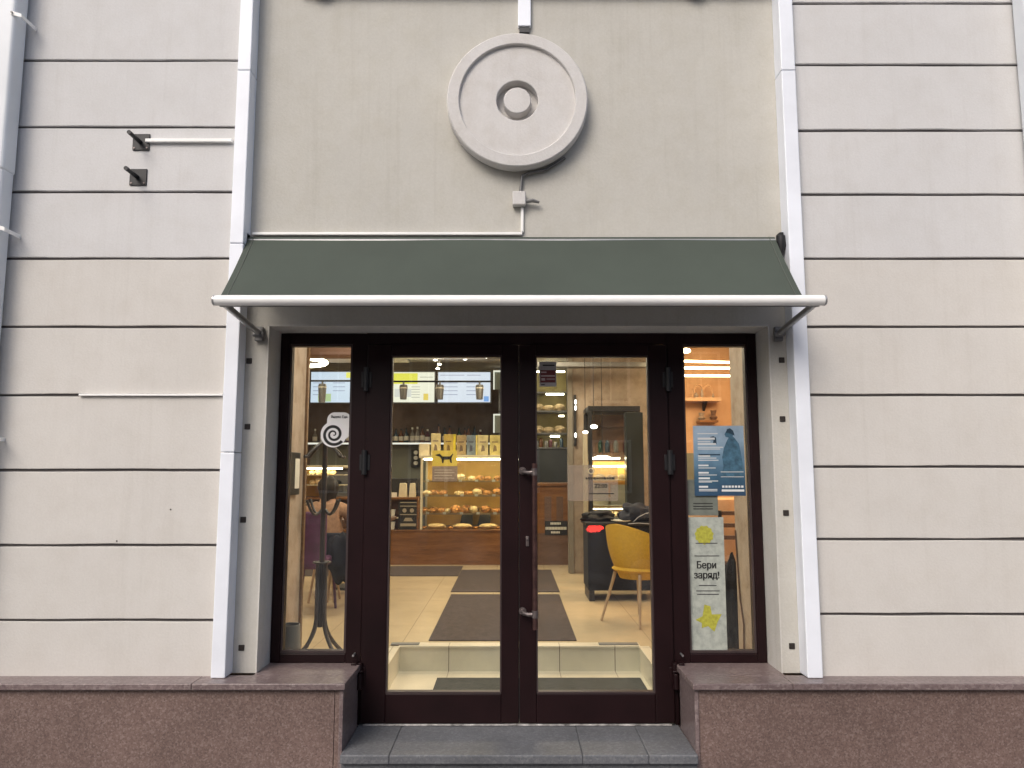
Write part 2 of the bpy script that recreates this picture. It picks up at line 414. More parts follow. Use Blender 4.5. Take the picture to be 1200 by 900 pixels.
# plinth
PX0, PX1 = -.855, .925
def plinth(x0, x1, seams, lab, inner):
    e = [x0]+seams+[x1]; mb = MB()
    for a, b in zip(e[:-1], e[1:]): mb.box(a+.0012, b-.0012, 3.985, 4.02, ZP, ZL-.032)
    mb.box(x0, x1, 4.02, YD-.02, ZP, ZL-.034)
    p = mb.build('granite_plinth', M['granite'], bld, bevel=.002, label=lab)
    q = MB()
    if inner > 0: q.box(x1-.002, x1+.018, 3.975, YD-.02, ZP, ZL-.033)
    else: q.box(x0-.018, x0+.002, 3.975, YD-.02, ZP, ZL-.033)
    q.build('side_slab', M['granite_top'], p, bevel=.003)
plinth(-6, PX0-.018, [-2.9, -.9], 'red brown granite plinth left of the steps', 1)
plinth(PX1+.018, 6, [3.1], 'red brown granite plinth right of the steps', -1)
def ledge(x0, x1, seams, xi0, xi1):
    e = [x0]+seams+[x1]; mb = MB()
    for a, b in zip(e[:-1], e[1:]): mb.box(a+.001, b-.001, YL, 4.12, ZL-.032, ZL)
    mb.box(xi0, xi1, 4.12, YD+.03, ZL-.033, ZL-.0005)
    mb.build('ledge', M['granite_top'], bld, bevel=.004)
ledge(-6, PX0+.012, [-3.4, -1.62], OX0, PX0+.012)
ledge(PX1-.012, 6, [1.42, 3.3], PX1-.012, OX1)
# steps
st = MB()
for a, b in ((PX0, -.61), (-.61, .352), (.352, .68), (.68, PX1)): st.box(a+.0003, b-.0003, 3.925, YD+.06, -.045, 0)
stp = st.build('entrance_step', M['step'], bld, bevel=.007, bseg=3, label='grey granite top step in front of the door')
MB().box(PX0, PX1, 3.955, YD+.04, ZP, -.046).build('step_riser', M['step'], stp)
MB().box(-1.1, 1.15, 3.58, 3.953, ZP, -.165).build('entrance_step', M['step'], bld, bevel=.012)
# white edge trims
def trim(x0, x1, lab, joints):
    mb = MB(); zz = [ZL]+joints+[TOP]
    for a, b in zip(zz[:-1], zz[1:]): mb.box(x0, x1, YS, YB+.001, a+.0015, b-.0015)
    o = mb.build('edge_trim', M['trim'], bld, bevel=.005, label=lab)
trim(-1.562, -1.487, 'white metal edge strip left of the entrance bay', [at(0, 530, YS)[2], at(0, 285, YS)[2], at(0, 82, YS)[2]])
trim(1.532, 1.612, 'white metal edge strip right of the entrance bay', [at(0, 82, YS)[2]])
# square plugs
for u, v in ((292,423),(290,500),(285,609),(283,759),(916,422),(917,491),(921,601),(928,757)):
    x, y, z = at(u, v, YB); s = .0155
    MB().box(x-s, x+s, YB-.006, YB+.01, z-s, z+s).build('socket_plug', M['plug'], bld, bevel=.003)
for u, v in ((277,588),(934,553),(935,671)):
    x, y, z = at(u, v, YB)
    s = .008
    MB().box(x-s, x+s, YB-.007, YB+.01, z-s, z+s).build('screw', M['plug'], bld)
for u, v in ((137,634),(200,597)):
    x, y, z = at(u, v, YR)
    MB().tube([(x, YR-.003, z), (x, YR+.01, z)], .004, 8).build('screw', M['plug'], bld)
# medallion
mc = (.03, YB, 3.505)
md = thing('wall_medallion', mc, 'round pale stucco medallion with ringed rim above the green awning', 'wall ornament')
MB().lathe([(.0, .0),(.405,.0),(.412,-.02),(.412,-.075),(.407,-.084),(.403,-.087),(.344,-.089),(.340,-.086),(.337,-.068),(.126,-.068),(.122,-.065),(.121,-.006),(0,-.006)], mc, 'y', 144, False).build('disc', M['medal'], md)
MB().lathe([(.080,-.004),(.080,-.066),(.076,-.071),(0,-.072)], mc, 'y', 72, False).build('boss', M['medal'], md)
md.scale = (.978, 1, .978)
# conduit above medallion
x0, x1, z0, z1 = pr(607, -20, 622, 31, YB-.02)
MB().box(x0, x1, YB-.028, YB+.001, z0, TOP).build('cable_trunking', M['trim'], bevel=.004, origin=((x0+x1)/2, YB, z0), label='short pale cable duct running up from the medallion', cat='cable duct')
MB().box(x0+.008, x1-.008, YB-.02, YB+.001, z0-.035, z0-.001).build('duct_end', M['dark'], bpy.data.objects['cable_trunking'])
# thin conduit with junction box
cd = thing('cable_conduit', at(611, 272, YB-.01), 'thin white cable conduit with a junction box over the awning', 'conduit')
xa, _, za = at(296, 274, YB-.012); xb = at(612, 272, YB-.012)[0]; zt = at(612, 244, YB)[2]
MB().box(xa, xb, YB-.02, YB-.001, za-.008, za+.008).build('horizontal_run', M['white'], cd, bevel=.003)
MB().box(xb-.008, xb+.008, YB-.02, YB-.001, za+.0085, zt).build('vertical_run', M['white'], cd, bevel=.003)
bx = pr(600.5, 225, 616, 241, YB-.03)
MB().box(bx[0], bx[1], YB-.05, YB-.001, bx[2], bx[3]).build('junction_box', M['medal'], cd, bevel=.006)
MB().tube([at(616,236,YB-.03), at(624,235,YB-.035), at(632,237,YB-.03)], [.009,.012,.007], 8).build('plug', M['grey'], cd)
MB().tube([at(610,226,YB-.012), at(611,214,YB-.015), at(612,206,YB-.02), at(620,202,YB-.02), at(640,199,YB-.015), at(662,185,YB-.01)], .009, 8).build('cable', M['grey'], cd)
# sign board just touching the top edge
sg = thing('shop_sign', at(630, -30, YB-.1), 'dark bottom edge of a shop sign at the very top', 'sign')
x0, _, z0 = at(352, -7, YB); x1 = at(900, 0, YB)[0]
MB().box(x0, x1, 4.10, YB, z0, TOP-.4).build('board', M['grey'], sg, bevel=.01)
for u in (378, 812):
    x, _, z = at(u, -16, YB)
    MB().lathe([(0,.0),(.07,.0),(.085,-.012),(.085,-.05),(.07,-.06),(0,-.06)], (x, YB-.003, z+.008), 'y', 32).build('letter_foot', M['grey'], sg)

# ---- awning
aw = thing('awning', (0, YB, 2.7), 'dark green fabric awning with a white front tube over the door', 'awning')
XA0, XA1 = -1.487, 1.482
ztop = 2.713; Yf, Zf = 3.765, 2.285
n = 24; mb = MB(); vs = []; 
for j in range(9):
    t = j/8
    y = YB-.03 + (Yf-YB+.03)*t; z = ztop + (Zf-ztop)*t - .012*math.sin(math.pi*t)
    for i in range(n+1):
        x = XA0 + (XA1-XA0)*i/n + (0)
        vs.append((x, y + .002*noise.noise(Vector((x*1.7, t*3, 0))), z))
k = len(vs); nn = Vector((0, .75, -.65))*.004
vs2 = [tuple(Vector(p)+nn) for p in vs]
fs = []
for j in range(8):
    for i in range(n):
        a = j*(n+1)+i; fs.append((a, a+1, a+n+2, a+n+1)); fs.append((a+k, a+n+1+k, a+n+2+k, a+1+k))
edge = [i for i in range(n+1)] + [j*(n+1)+n for j in range(1, 9)] + [8*(n+1)+i for i in range(n-1,-1,-1)] + [j*(n+1) for j in range(7,0,-1)]
for a, b in zip(edge, edge[1:]+edge[:1]): fs.append((a, a+k, b+k, b))
mb.add(vs+vs2, fs, True).build('canopy', M['awn'], aw)
cano = bpy.data.objects['canopy']; hem = MB()
def onaw(t, x, off):
    return Vector((x, YB-.03+(Yf-YB+.03)*t, ztop+(Zf-ztop)*t-.012*math.sin(math.pi*t))) + Vector((0, -.75, .65))*off
for xx in (XA0+.030, XA1-.034):
    for j in range(12):
        t0, t1 = j/12, (j+1)/12
        hem.add([onaw(t0,xx,.0005), onaw(t0,xx+.004,.0005), onaw(t1,xx+.004,.0005), onaw(t1,xx,.0005), onaw(t0,xx,.003), onaw(t0,xx+.004,.003), onaw(t1,xx+.004,.003), onaw(t1,xx,.003)], [(0,1,2,3),(7,6,5,4),(0,4,5,1),(2,6,7,3),(1,5,6,2),(3,7,4,0)])
hem.build('hem_seam', plain('seam_thread', (.09,.10,.085), .8), cano)
bar = MB(); XB0, XB1 = at(250, 355, 3.755)[0], at(967.5, 355, 3.755)[0]
bar.tube([(XB0+.01, 3.755, 2.262), (XB0+.012, 3.755, 2.262), (XB1-.012, 3.755, 2.262), (XB1-.01, 3.755, 2.262)], .027, 20)
fb = bar.build('front_tube', M['white'], aw)
for xx, s in ((XB0+.01, -1), (XB1-.01, 1)):
    MB().tube([(xx, 3.755, 2.262), (xx+s*.008, 3.755, 2.262), (xx+s*.014, 3.755, 2.262)], [.028, .028, .020], 20).build('tube_cap', M['alu'], fb)
MB().box(XB0+.03, XB1-.03, 3.758, 3.772, 2.232, 2.245).build('front_channel', M['grey'], fb)
MB().tube([(XA0, YB-.03, ztop-.03), (XA1, YB-.03, ztop-.03)], .020, 14).build('roller', M['alu'], aw)
for s, xe, xw in ((-1, XB0+.05, at(303,392,4.13)[0]), (1, XB1-.05, at(913,390,4.13)[0])):
    arm = MB().tube([(xe, 3.775, 2.247), (xw, 4.12, 2.165)], .017, 12).build('arm', M['alu'], aw)
    MB().lathe([(0,-.035),(.022,-.035),(.026,-.03),(.026,.0),(.0,.0)], (xw, 4.155, 2.165), 'y', 20).tube([(xw-.03,4.125,2.155),(xw+.03,4.125,2.155)], .012, 10).box(xw-.022, xw+.022, 4.13, 4.157, 2.12, 2.20).build('arm_bracket', M['grey'], arm, bevel=.003)
    xb_ = XA0-.012 if s < 0 else XA1+.03
    MB().box(xb_-.012, xb_+.012, YB-.06, YB+.001, ztop-.05, ztop+.02).build('wall_bracket', M['white'] if s < 0 else M['black'], aw, bevel=.004)
MB().tube([(XA1+.028, YB-.05, ztop-.002), (XA1+.030, YB-.05, ztop-.06), (XA1+.024, YB-.045, ztop-.11)], [.024,.026,.014], 14).build('winch', M['black'], aw)

# ---- wall brackets and rails
def rodplate(u, v, lab):
    x, y, z = at(u, v, YR)
    t = thing('wall_bracket', (x, YR, z), lab, 'bracket', None)
    MB().box(x-.048, x+.048, YR-.008, YR+.002, z-.048, z+.048).build('plate', M['black'], t, bevel=.002)
    MB().tube([(x-.005, YR-.006, z), (x-.005, YR-.135, z)], .012, 10).build('rod', M['black'], t)
    for dx, dz in ((-.036,-.036),(.036,-.036)):
        MB().tube([(x+dx, YR-.007, z+dz), (x+dx, YR-.012, z+dz)], .005, 8).build('bolt', M['steel'], t)
rodplate(166, 167, 'square black bracket with a rod, at the end of the white rail')
rodplate(162.5, 208, 'square black bracket with a rod, below the white rail')
def rail(u0, u1, v, h, lab, yy):
    a = at(u0, v, YR); b = at(u1, v, YR); z = a[2]
    o = MB().box(a[0], b[0], YR-yy, YR+.003, z-h/2, z+h/2).build('wall_rail', M['white'], origin=a, bevel=.003, label=lab, cat='rail')
rail(172, 273, 166, .020, 'short white rail beside the upper black bracket', .022)
rail(94, 262, 463, .012, 'long thin white rail lying along a groove of the left wall', .018)
# ---- drainpipes
def pipe(x0, x1, lab, cl, lug):
    t = thing('drainpipe', ((x0+x1)/2, YR, ZL), lab, 'drainpipe')
    zj = at(0, 197, 4.0)[2]
    for a, b, e in ((ZL, zj, 0), (zj-.02, TOP, .004)):
        MB().box(x0-e, x1+e, 3.97-e, YR-.02+e, a, b).build('pipe_section', M['pipe'], t, bevel=.022, bseg=4)
    for v in cl:
        z = at(0, v, 4.0)[2]
        c = MB()
        s = 1 if lug > 0 else -1; xe = x1 if lug > 0 else x0
        c.prism([(xe-s*.02, z+.004), (xe+s*.045, z-.016), (xe+s*.045, z+.006), (xe-s*.02, z+.026)], 3.962, 3.969)
        c.box(min(xe+s*.038, xe+s*.045), max(xe+s*.038, xe+s*.045), 3.9695, YR+.001, z-.016, z+.006)
        k_ = c.build('clamp', M['white'], t, bevel=.002)
        MB().tube([(xe-s*.008, 3.961, z+.012), (xe-s*.008, 3.953, z+.012)], .006, 8).build('bolt', M['grey'], k_)
pipe(-2.93, -2.797, 'pale grey square drainpipe at the left edge of the picture', (22, 270, 513), 1)
pipe(2.892, 3.03, 'pale grey square drainpipe at the right edge of the picture', (), -1)

# ================================================================ SHOPFRONT
sf = thing('glazed_shopfront', (0, YD, ZL), 'dark brown metal shopfront frame with a window either side of the doors', 'shopfront')
FX0, FX1, FZ1 = OX0+.008, OX1-.008, OZ1-.01
MX0, MX1 = -.935, 1.0           # outer edges of the door bay (inner edges of side windows)
DL0, DL1 = -.845, .905          # leaves outer edges
G = dict(lw=(-1.303, -.936), rw=(1.0, 1.378))
fr = MB(); ya, yb = YD, YD+.07
fr.box(FX0, -1.303, ya, yb, ZL+.001, FZ1); fr.box(1.378, FX1, ya, yb, ZL+.001, FZ1)
fr.box(-1.303, MX0, ya, yb, 2.143, FZ1); fr.box(MX1, 1.378, ya, yb, 2.143, FZ1)
fr.box(-1.303, MX0, ya, yb, ZL+.001, .384); fr.box(MX1, 1.378, ya, yb, ZL+.001, .384)
fr.box(MX0, DL0-.003, ya, yb, .001, FZ1); fr.box(DL1+.003, MX1, ya, yb, .001, FZ1)
fr.box(DL0-.003, DL1+.003, ya, yb, 2.14, FZ1)
fr.build('frame', M['door'], sf, bevel=.004)
for (a, b), nm in ((G['lw'], 'left'), (G['rw'], 'right')):
    bd = MB(); w = .012
    bd.box(a+.0005, a+w, ya+.012, yb-.012, .385, 2.142); bd.box(b-w, b-.0005, ya+.012, yb-.012, .385, 2.142)
    bd.box(a+w, b-w, ya+.012, yb-.012, .385, .385+w); bd.box(a+w, b-w, ya+.012, yb-.012, 2.142-w, 2.142)
    g_ = MB().box(a+w, b-w, ya+.033, ya+.041, .397, 2.13).build('window_pane', M['glass'], sf)
    bd.build('glazing_bead', M['doorin'], g_)
# centre doors
def leaf(x0, x1, gx0, gx1, lab, hinge_x):
    t = thing('glass_door', ((x0+x1)/2, YD, .01), lab, 'door', 'pair of glazed entrance doors')
    y0, y1 = YD-.012, YD+.045; zb, zt = .014, 2.135; g0, g1 = .172, 2.072
    m = MB()
    m.box(x0, gx0, y0, y1, zb, zt); m.box(gx1, x1, y0, y1, zb, zt)
    m.box(gx0, gx1, y0, y1, zb, g0); m.box(gx0, gx1, y0, y1, g1, zt)
    m.build('leaf_frame', M['door'], t, bevel=.005)
    gl_ = MB().box(gx0, gx1, YD+.014, YD+.022, g0, g1).build('glass', M['glass'], t)
    w = .008
    MB().box(gx0, gx0+w, y0+.006, y1-.01, g0, g1).box(gx1-w, gx1, y0+.006, y1-.01, g0, g1).box(gx0+w, gx1-w, y0+.006, y1-.01, g0, g0+w).box(gx0+w, gx1-w, y0+.006, y1-.01, g1-w, g1).build('glazing_bead', M['doorin'], gl_)
    for z in (.27, 1.45, 1.93):
        MB().tube([(hinge_x, YD-.026, z-.07), (hinge_x, YD-.026, z+.07)], .016, 12).box(hinge_x-.03, hinge_x+.03, YD-.018, YD-.0125, z-.045, z+.045).build('hinge', M['door'] if z < 1 else M['black'], t, bevel=.002)
    return t
dl = leaf(DL0, .038, -.705, -.060, 'left glazed door leaf of the dark brown pair', DL0-.002)
dr = leaf(.042, DL1, .137, .798, 'right glazed door leaf with a long pull bar', DL1+.002)
# pull handle
hx = .140; zt_ = at(0, 543, YD-.08)[2]; zb_ = at(0, 738, YD-.08)[2]
ph = MB().tube([(hx-.012, YD-.075, zb_), (hx-.012, YD-.075, zb_+.02), (hx-.012, YD-.075, zt_-.02), (hx-.012, YD-.075, zt_)], .0155, 14).build('pull_handle', M['bronze'], dr)
for z in (at(0, 553, YD-.08)[2], at(0, 720, YD-.08)[2]):
    MB().tube([(hx-.012, YD-.075, z), (hx-.045, YD-.07, z-.004), (hx-.075, YD-.05, z), (hx-.08, YD-.013, z+.006)], [.014,.012,.012,.016], 12).lathe([(0,-.012),(.02,-.012),(.022,0),(0,0)], (hx-.08, YD-.012, z+.006), 'y', 16).tube([(hx-.012, YD-.075, z-.02), (hx-.012, YD-.075, z+.02)], .019, 14).build('handle_mount', M['steel'], ph)
z = at(0, 634, YD)[2]; x = at(618, 634, YD)[0]
MB().box(x-.009, x+.009, YD-.019, YD-.0125, z-.028, z+.028).lathe([(0,-.008),(.008,-.008),(.008,0),(0,0)], (x, YD-.018, z+.012), 'y', 16).build('lock', M['steel'], dr, bevel=.002)
# threshold sliver and small chips of bright metal by the leaf edges
MB().box(DL0+.02, DL1-.02, YD-.02, YD+.05, .002, .010).build('threshold', plain('worn_threshold', (.35,.34,.33), .5, .3, .8, 25), sf, bevel=.002)
for x_, s_ in ((DL0-.045, 1), (DL1+.02, -1)):
    MB().box(x_, x_+.03, YD-.055, YD-.001, .004, .345).tube([(x_+.015+s_*.03, YD-.035, .20), (x_+.015+s_*.03, YD-.035, .285)], .017, 12).box(min(x_+.015, x_+.015+s_*.05), max(x_+.015, x_+.015+s_*.05), YD-.05, YD-.02, .29, .302).build('door_pivot', M['door'], sf, bevel=.004)
    MB().tube([(x_+.015-s_*.005, YD-.0565, .385), (x_+.015-s_*.005, YD-.003, .385)], .006, 8).build('pivot_bolt', M['alu'], sf)
# seal line
MB().box(.0385, .0415, YD-.010, YD+.03, .02, 2.13).build('door_gasket', M['black'], dl)

# ---- stickers on the glass
YG = YD+.0125
def sheet(name, u0, v0, u1, v1, Y, mat, label, cat, th=.0015):
    x0, x1, z0, z1 = pr(u0, v0, u1, v1, Y)
    t = thing(name, ((x0+x1)/2, Y, z0), label, cat)
    MB().box(x0, x1, Y-th, Y, z0, z1).build('sheet', mat, t)
    return t, x0, x1, z0, z1
INK = plain('black_print', (.012,.012,.012), .6, 0, 0)
WHT = plain('white_print', (.7,.72,.72), .6, 0, 0)
# spiral sticker
YW = YD+.033
spx, _, spz = at(391, 509, YW)
t = thing('window_sticker', (spx, YW, spz), 'white rounded window sticker with a black spiral, on the left window', 'sticker')
x0, x1, z0, z1 = pr(383, 483, 411.5, 516, YW-.001)
pts = []
for cx, cz, a0 in ((x1-.045, z1-.045, 0), (x0+.045, z1-.045, 90), (x0+.05, z0+.05, 180), (x1-.06, z0+.06, 270)):
    r = .044 if a0 < 180 else .05 if a0 == 180 else .06
    for k in range(9):
        a = R(a0+k*90/8); pts.append((cx+r*math.cos(a), cz+r*math.sin(a)))
shape('plate', plain('sticker_plate', (.85,.85,.83), .6, 0, .03), t, pts, YW-.0005, .001)
def spiral(r0, r1, turns, w, ph=0, flip=1):
    ins, outs = [], []
    N = 90
    for i in range(N+1):
        k = i/N; a = ph + flip*2*math.pi*turns*k; r = r0+(r1-r0)*k; ww = w*min(1, .35+k*1.0)/2
        ins.append((spx+(r-ww)*math.cos(a), spz+(r-ww)*math.sin(a))); outs.append((spx+(r+ww)*math.cos(a), spz+(r+ww)*math.sin(a)))
    return ins, outs
disc = [(spx+.076*math.cos(R(a)), spz+.076*math.sin(R(a))) for a in range(0, 360, 8)]
shape('disc', plain('sticker_disc', (.85,.84,.84), .6, 0, .03), t, disc, YW-.0018, .0006)
ins, outs = spiral(.003, .063, 2.2, .0165, R(250), 1)
m = MB()
for i in range(90):
    q = [ins[i], outs[i], outs[i+1], ins[i+1]]
    m.add([(p[0], YW-.0038, p[1]) for p in q]+[(p[0], YW-.003, p[1]) for p in q], [(0,1,2,3),(7,6,5,4),(0,4,5,1),(2,6,7,3)])
m.build('spiral', INK, t)
text('lettering', 'Яндекс Еда', (x0+x1)/2, YW-.0026, z1-.034, .021, INK, t, .0004, fit=.095)
# red notice, upper right leaf
t, x0, x1, z0, z1 = sheet('door_sticker', 632, 424, 652, 453, YG, plain('sticker_grey', (.30,.29,.29), .6), 'small grey and dark red sticker high on the right door', 'sticker')
RED = plain('dark_red_print', (.10,.008,.012), .6, 0, .1); PNK = plain('pale_print', (.42,.32,.32), .6, 0, .1)
h = z1-z0; w = x1-x0
MB().box(x0+.006, x1-.006, YG-.0026, YG-.0017, z0+h*.16, z0+h*.66).build('red_field', RED, t)
m = MB()
for a, b, c, d in ((.1,.42,.55,.60),(.1,.92,.40,.455),(.12,.34,.24,.34),(.42,.92,.27,.29),(.42,.92,.32,.335)):
    m.box(x0+w*a, x0+w*b, YG-.0034, YG-.0027, z0+h*c, z0+h*d)
m.build('print', PNK, t)
MB().box(x0+w*.2, x0+w*.9, YG-.0026, YG-.0017, z0+h*.83, z0+h*.88).box(x0+w*.1, x0+w*.32, YG-.0026, YG-.0017, z0+h*.06, z0+h*.1).build('dark_print', INK, t)
# opening hours plate (translucent)
mt = bpy.data.materials.new('translucent_film'); mt.use_nodes = True; nt = mt.node_tree
bs = nt.nodes['Principled BSDF']; bs.inputs['Base Color'].default_value = (.36,.29,.23,1); bs.inputs['Roughness'].default_value = .5
tr = nt.nodes.new('ShaderNodeBsdfTransparent'); mx = nt.nodes.new('ShaderNodeMixShader'); mx.inputs[0].default_value = .30
L(nt, tr.outputs[0], mx.inputs[1]); L(nt, bs.outputs[0], mx.inputs[2]); L(nt, mx.outputs[0], nt.nodes['Material Output'].inputs[0])
t, x0, x1, z0, z1 = sheet('opening_hours_sign', 665, 545, 724, 587, YG, mt, 'translucent opening hours film reading 22:00 on the right door', 'sign')
w = x1-x0; h = z1-z0
text('hours', '22:00', x0+w*.66, YG-.0026, z0+h*.36, .034, INK, t, .0006, fit=.072)
m = MB()
random.seed(3)
xx = x0+w*.36
while xx < x0+w*.93:
    l = random.uniform(.008, .016); m.box(xx, xx+l, YG-.0026, YG-.0018, z0+h*.60, z0+h*.66); xx += l+.004
m.box(x0+w*.42, x0+w*.92, YG-.0026, YG-.0018, z0+h*.19, z0+h*.215)
m.build('print', INK, t)
MB().lathe([(.018,0),(.018,-.002),(.012,-.002),(.012,0)], (x0+w*.47, YG-.002, z0+h*.83), 'y', 24).build('emblem', plain('pale_ring', (.6,.5,.3), .6), t)

# blue poster
def postermat():
    m, nt, b = newmat('blue_poster_print'); co = coord(nt)
    f = nz(nt, co, 9, 5, .6)
    g = nt.nodes.new('ShaderNodeNewGeometry'); sp = nt.nodes.new('ShaderNodeSeparateXYZ'); L(nt, g.outputs['Position'], sp.inputs[0])
    mr = nt.nodes.new('ShaderNodeMapRange'); mr.inputs['From Min'].default_value = 1.25; mr.inputs['From Max'].default_value = 1.66
    L(nt, sp.outputs[2], mr.inputs[0])
    a = ramp(nt, mr.outputs[0], [(0, (.025,.065,.13)), (.28, (.045,.12,.19)), (.5, (.14,.26,.37)), (1, (.42,.54,.66))])
    L(nt, mixc(nt, .7, a, ramp(nt, f, [(.35, (.6,.65,.7)), (.65, (1.1,1.1,1.1))]), 'MULTIPLY'), b.inputs['Base Color'])
    b.inputs['Roughness'].default_value = .5; return m
YP0 = YW; YW = YW-.012
t, x0, x1, z0, z1 = sheet('poster', 813, 499, 872.5, 581, YW, postermat(), 'blue event poster with a standing figure in a long coat, right window', 'poster')
w = x1-x0; h = z1-z0
NV = plain('navy_print', (.018,.050,.085), .6, 0, .3, 40); NV2 = plain('blue_print', (.05,.13,.20), .6, 0, .4, 40)
def pp(l): return [(x0+w*a, z0+h*b) for a, b in l]
shape('figure', NV2, t, pp([(.66,.93),(.62,.88),(.64,.84),(.70,.83),(.66,.78),(.60,.68),(.56,.55),(.58,.42),(.54,.30),(.60,.28),(.94,.28),(.96,.45),(.93,.62),(.90,.74),(.82,.82),(.78,.85),(.80,.88),(.77,.93),(.72,.955)][::-1]), YW-.0017, .0008)
shape('hair', NV, t, pp([(.65,.90),(.67,.95),(.73,.965),(.79,.93),(.82,.86),(.76,.875),(.70,.90)][::-1]), YW-.0027, .0008)
shape('teapot', NV, t, pp([(.32,.80),(.34,.84),(.40,.85),(.45,.83),(.46,.74),(.38,.74),(.40,.79)][::-1]), YW-.0017, .0008)
MB().box(x0+w*.1, x0+w*.52, YW-.0026, YW-.0018, z0+h*.575, z0+h*.595).build('ledge_line', NV, t)
m = MB(); random.seed(5)
for b, l, hh in ((.88,.40,.014),(.80,.34,.03),(.765,.25,.012),(.725,.36,.026),(.685,.50,.012),(.66,.44,.012),(.555,.24,.026),(.53,.36,.012),(.50,.40,.012),(.42,.20,.022),(.39,.34,.010),(.315,.20,.024),(.29,.36,.010),(.235,.22,.026),(.205,.38,.010),(.19,.26,.010),(.115,.18,.026),(.085,.36,.010),(.065,.36,.010)):
    m.box(x0+w*.085, x0+w*(.085+l), YW-.0026, YW-.0018, z0+h*b, z0+h*(b+hh))
for b in (.335, .265): m.box(x0+w*.52, x0+w*.97, YW-.0036, YW-.0028, z0+h*b, z0+h*(b+.008))
for a in range(7): m.box(x0+w*(.54+a*.062), x0+w*(.54+a*.062+.045), YW-.0036, YW-.0028, z0+h*.115, z0+h*.145)
m.box(x0+w*.53, x0+w*.97, YW-.0036, YW-.0028, z0+h*.06, z0+h*.09)
m.build('print', WHT, t)
# power bank strip
YW = YP0
def stripmat():
    m, nt, b = newmat('pale_marbled_poster'); co = coord(nt)
    f = nz(nt, co, 28, 5, .7)
    L(nt, ramp(nt, f, [(.35, (.29,.315,.285)), (.6, (.42,.45,.40))]), b.inputs['Base Color'])
    b.inputs['Roughness'].default_value = .5; return m
SM = stripmat(); YEL = plain('lime_print', (.38,.37,.045), .6, 0, .25, 60, 0)
t, x0, x1, z0, z1 = sheet('narrow_poster', 808.5, 606, 850, 764, YW, SM, 'tall pale poster with a lime sun and star reading Бери заряд', 'poster')
w = x1-x0; h = z1-z0
cx = (x0+x1)/2
text('headline', 'Бери\nзаряд!', cx-.004, YW-.0026, z0+h*.615, .056, INK, t, .0016, fit=.142)
shape('sun', YEL, t, [(cx-.012+.052*(1+.06*math.sin(a*11))*math.cos(a), z0+h*.865+.052*(1+.06*math.sin(a*11))*math.sin(a)) for a in [k*2*math.pi/60 for k in range(60)]], YW-.0017, .0008)
sx_, sz_ = cx-.0, z0+h*.235
shape('star', YEL, t, [(sx_+a, sz_+b) for a, b in ((-.075,.0),(-.035,.02),(-.022,.085),(.012,.075),(.018,.03),(.075,.032),(.05,-.012),(.03,-.065),(-.005,-.035),(-.04,-.045),(-.04,-.018))][::-1], YW-.0017, .0008)
m = MB()
for b, l in ((.80,.62),(.705,.70),(.485,.5),(.445,.66),(.42,.62)): m.box(cx-w*l/2, cx+w*l/2, YW-.0026, YW-.0018, z0+h*b, z0+h*b+.005)
m.build('print', plain('grey_print', (.06,.06,.06), .6), t)
t, x0, x1, z0, z1 = sheet('notice_sheet', 806, 562, 841, 604, YW, plain('grey_green_sheet', (.15,.165,.14), .6, 0, .2, 20), 'small grey green notice below the blue poster, right window', 'notice')
m = MB()
for b in (.32,.24,.17): m.box(x0+.03, x1-.03, YW-.0027, YW-.0018, z0+(z1-z0)*b, z0+(z1-z0)*b+.005)
m.build('print', INK, t)

# ================================================================ INTERIOR SHELL
FZ = .174
PITX0, PITX1, PITY = -.80, .905, 5.497
MB().box(PITX0, PITX1, YD+.05, PITY, -.1, .004).build('vestibule_floor', M['pitfloor'], kind='structure')
fl = MB(); 
fl.box(-3.6, 4.6, PITY+.001, 13, FZ-.2, FZ-.001); fl.box(-3.6, PITX0-.001, YD+.072, PITY, FZ-.2, FZ-.001); fl.box(PITX1+.001, 4.6, YD+.072, PITY, FZ-.2, FZ-.001)
fl.build('cafe_floor', M['floor'], kind='structure')
rs = MB(); rs.box(PITX0, PITX1, PITY-.008, PITY, .004, FZ-.012); rs.box(PITX0-.001, PITX0+.008, YD+.06, PITY-.009, .004, FZ-.012); rs.box(PITX1-.008, PITX1+.001, YD+.06, PITY-.009, .004, FZ-.012)
rs.build('step_riser_tiles', M['riser'], kind='structure')
ns = MB(); ns.box(PITX0-.0, PITX1, PITY-.014, PITY+.10, FZ-.011, FZ+.003); ns.box(PITX0-.06, PITX0+.012, YD+.073, PITY-.0145, FZ-.011, FZ+.003); ns.box(PITX1-.012, PITX1+.06, YD+.073, PITY-.0145, FZ-.011, FZ+.003)
ns.build('step_nosing_tiles', M['pitfloor'], kind='structure', bevel=.003)
def iwall(name, *b, mat='plaster', lab=None, bev=0):
    return MB().box(*b).build(name, M[mat], bld, bevel=bev, label=lab)
iwall('interior_wall', -1.50, -1.41, YD+.073, 5.12, FZ, 3.0, lab='marbled plaster wing wall inside the left window')
iwall('interior_wall', 1.452, 1.54, YD+.073, 4.98, FZ, 3.0, lab='marbled plaster wing wall inside the right window')
iwall('wall_edge_post', -1.50, -1.395, 5.121, 5.16, FZ, 3.0, mat='oak')
iwall('interior_wall', -3.7, -3.55, YD+.2, 13, FZ, 3.0, lab='marbled left wall of the cafe')
iwall('interior_wall', 4.5, 4.6, YD+.2, 13, FZ, 3.0, lab='right wall of the cafe', mat='plaster_glow')
iwall('interior_wall', -3.7, 4.6, 12.4, 12.55, FZ, 3.0, mat='backwall', lab='dark concrete wall behind the counter')
wx = at(671, 450, 9.3)[0]
M['plaster_back'] = stucco('greyish_marbled_plaster', (.33,.275,.225), stain=(.62,.55,.48), amt=1, patch=.3, bmp=.3, streak=.2)
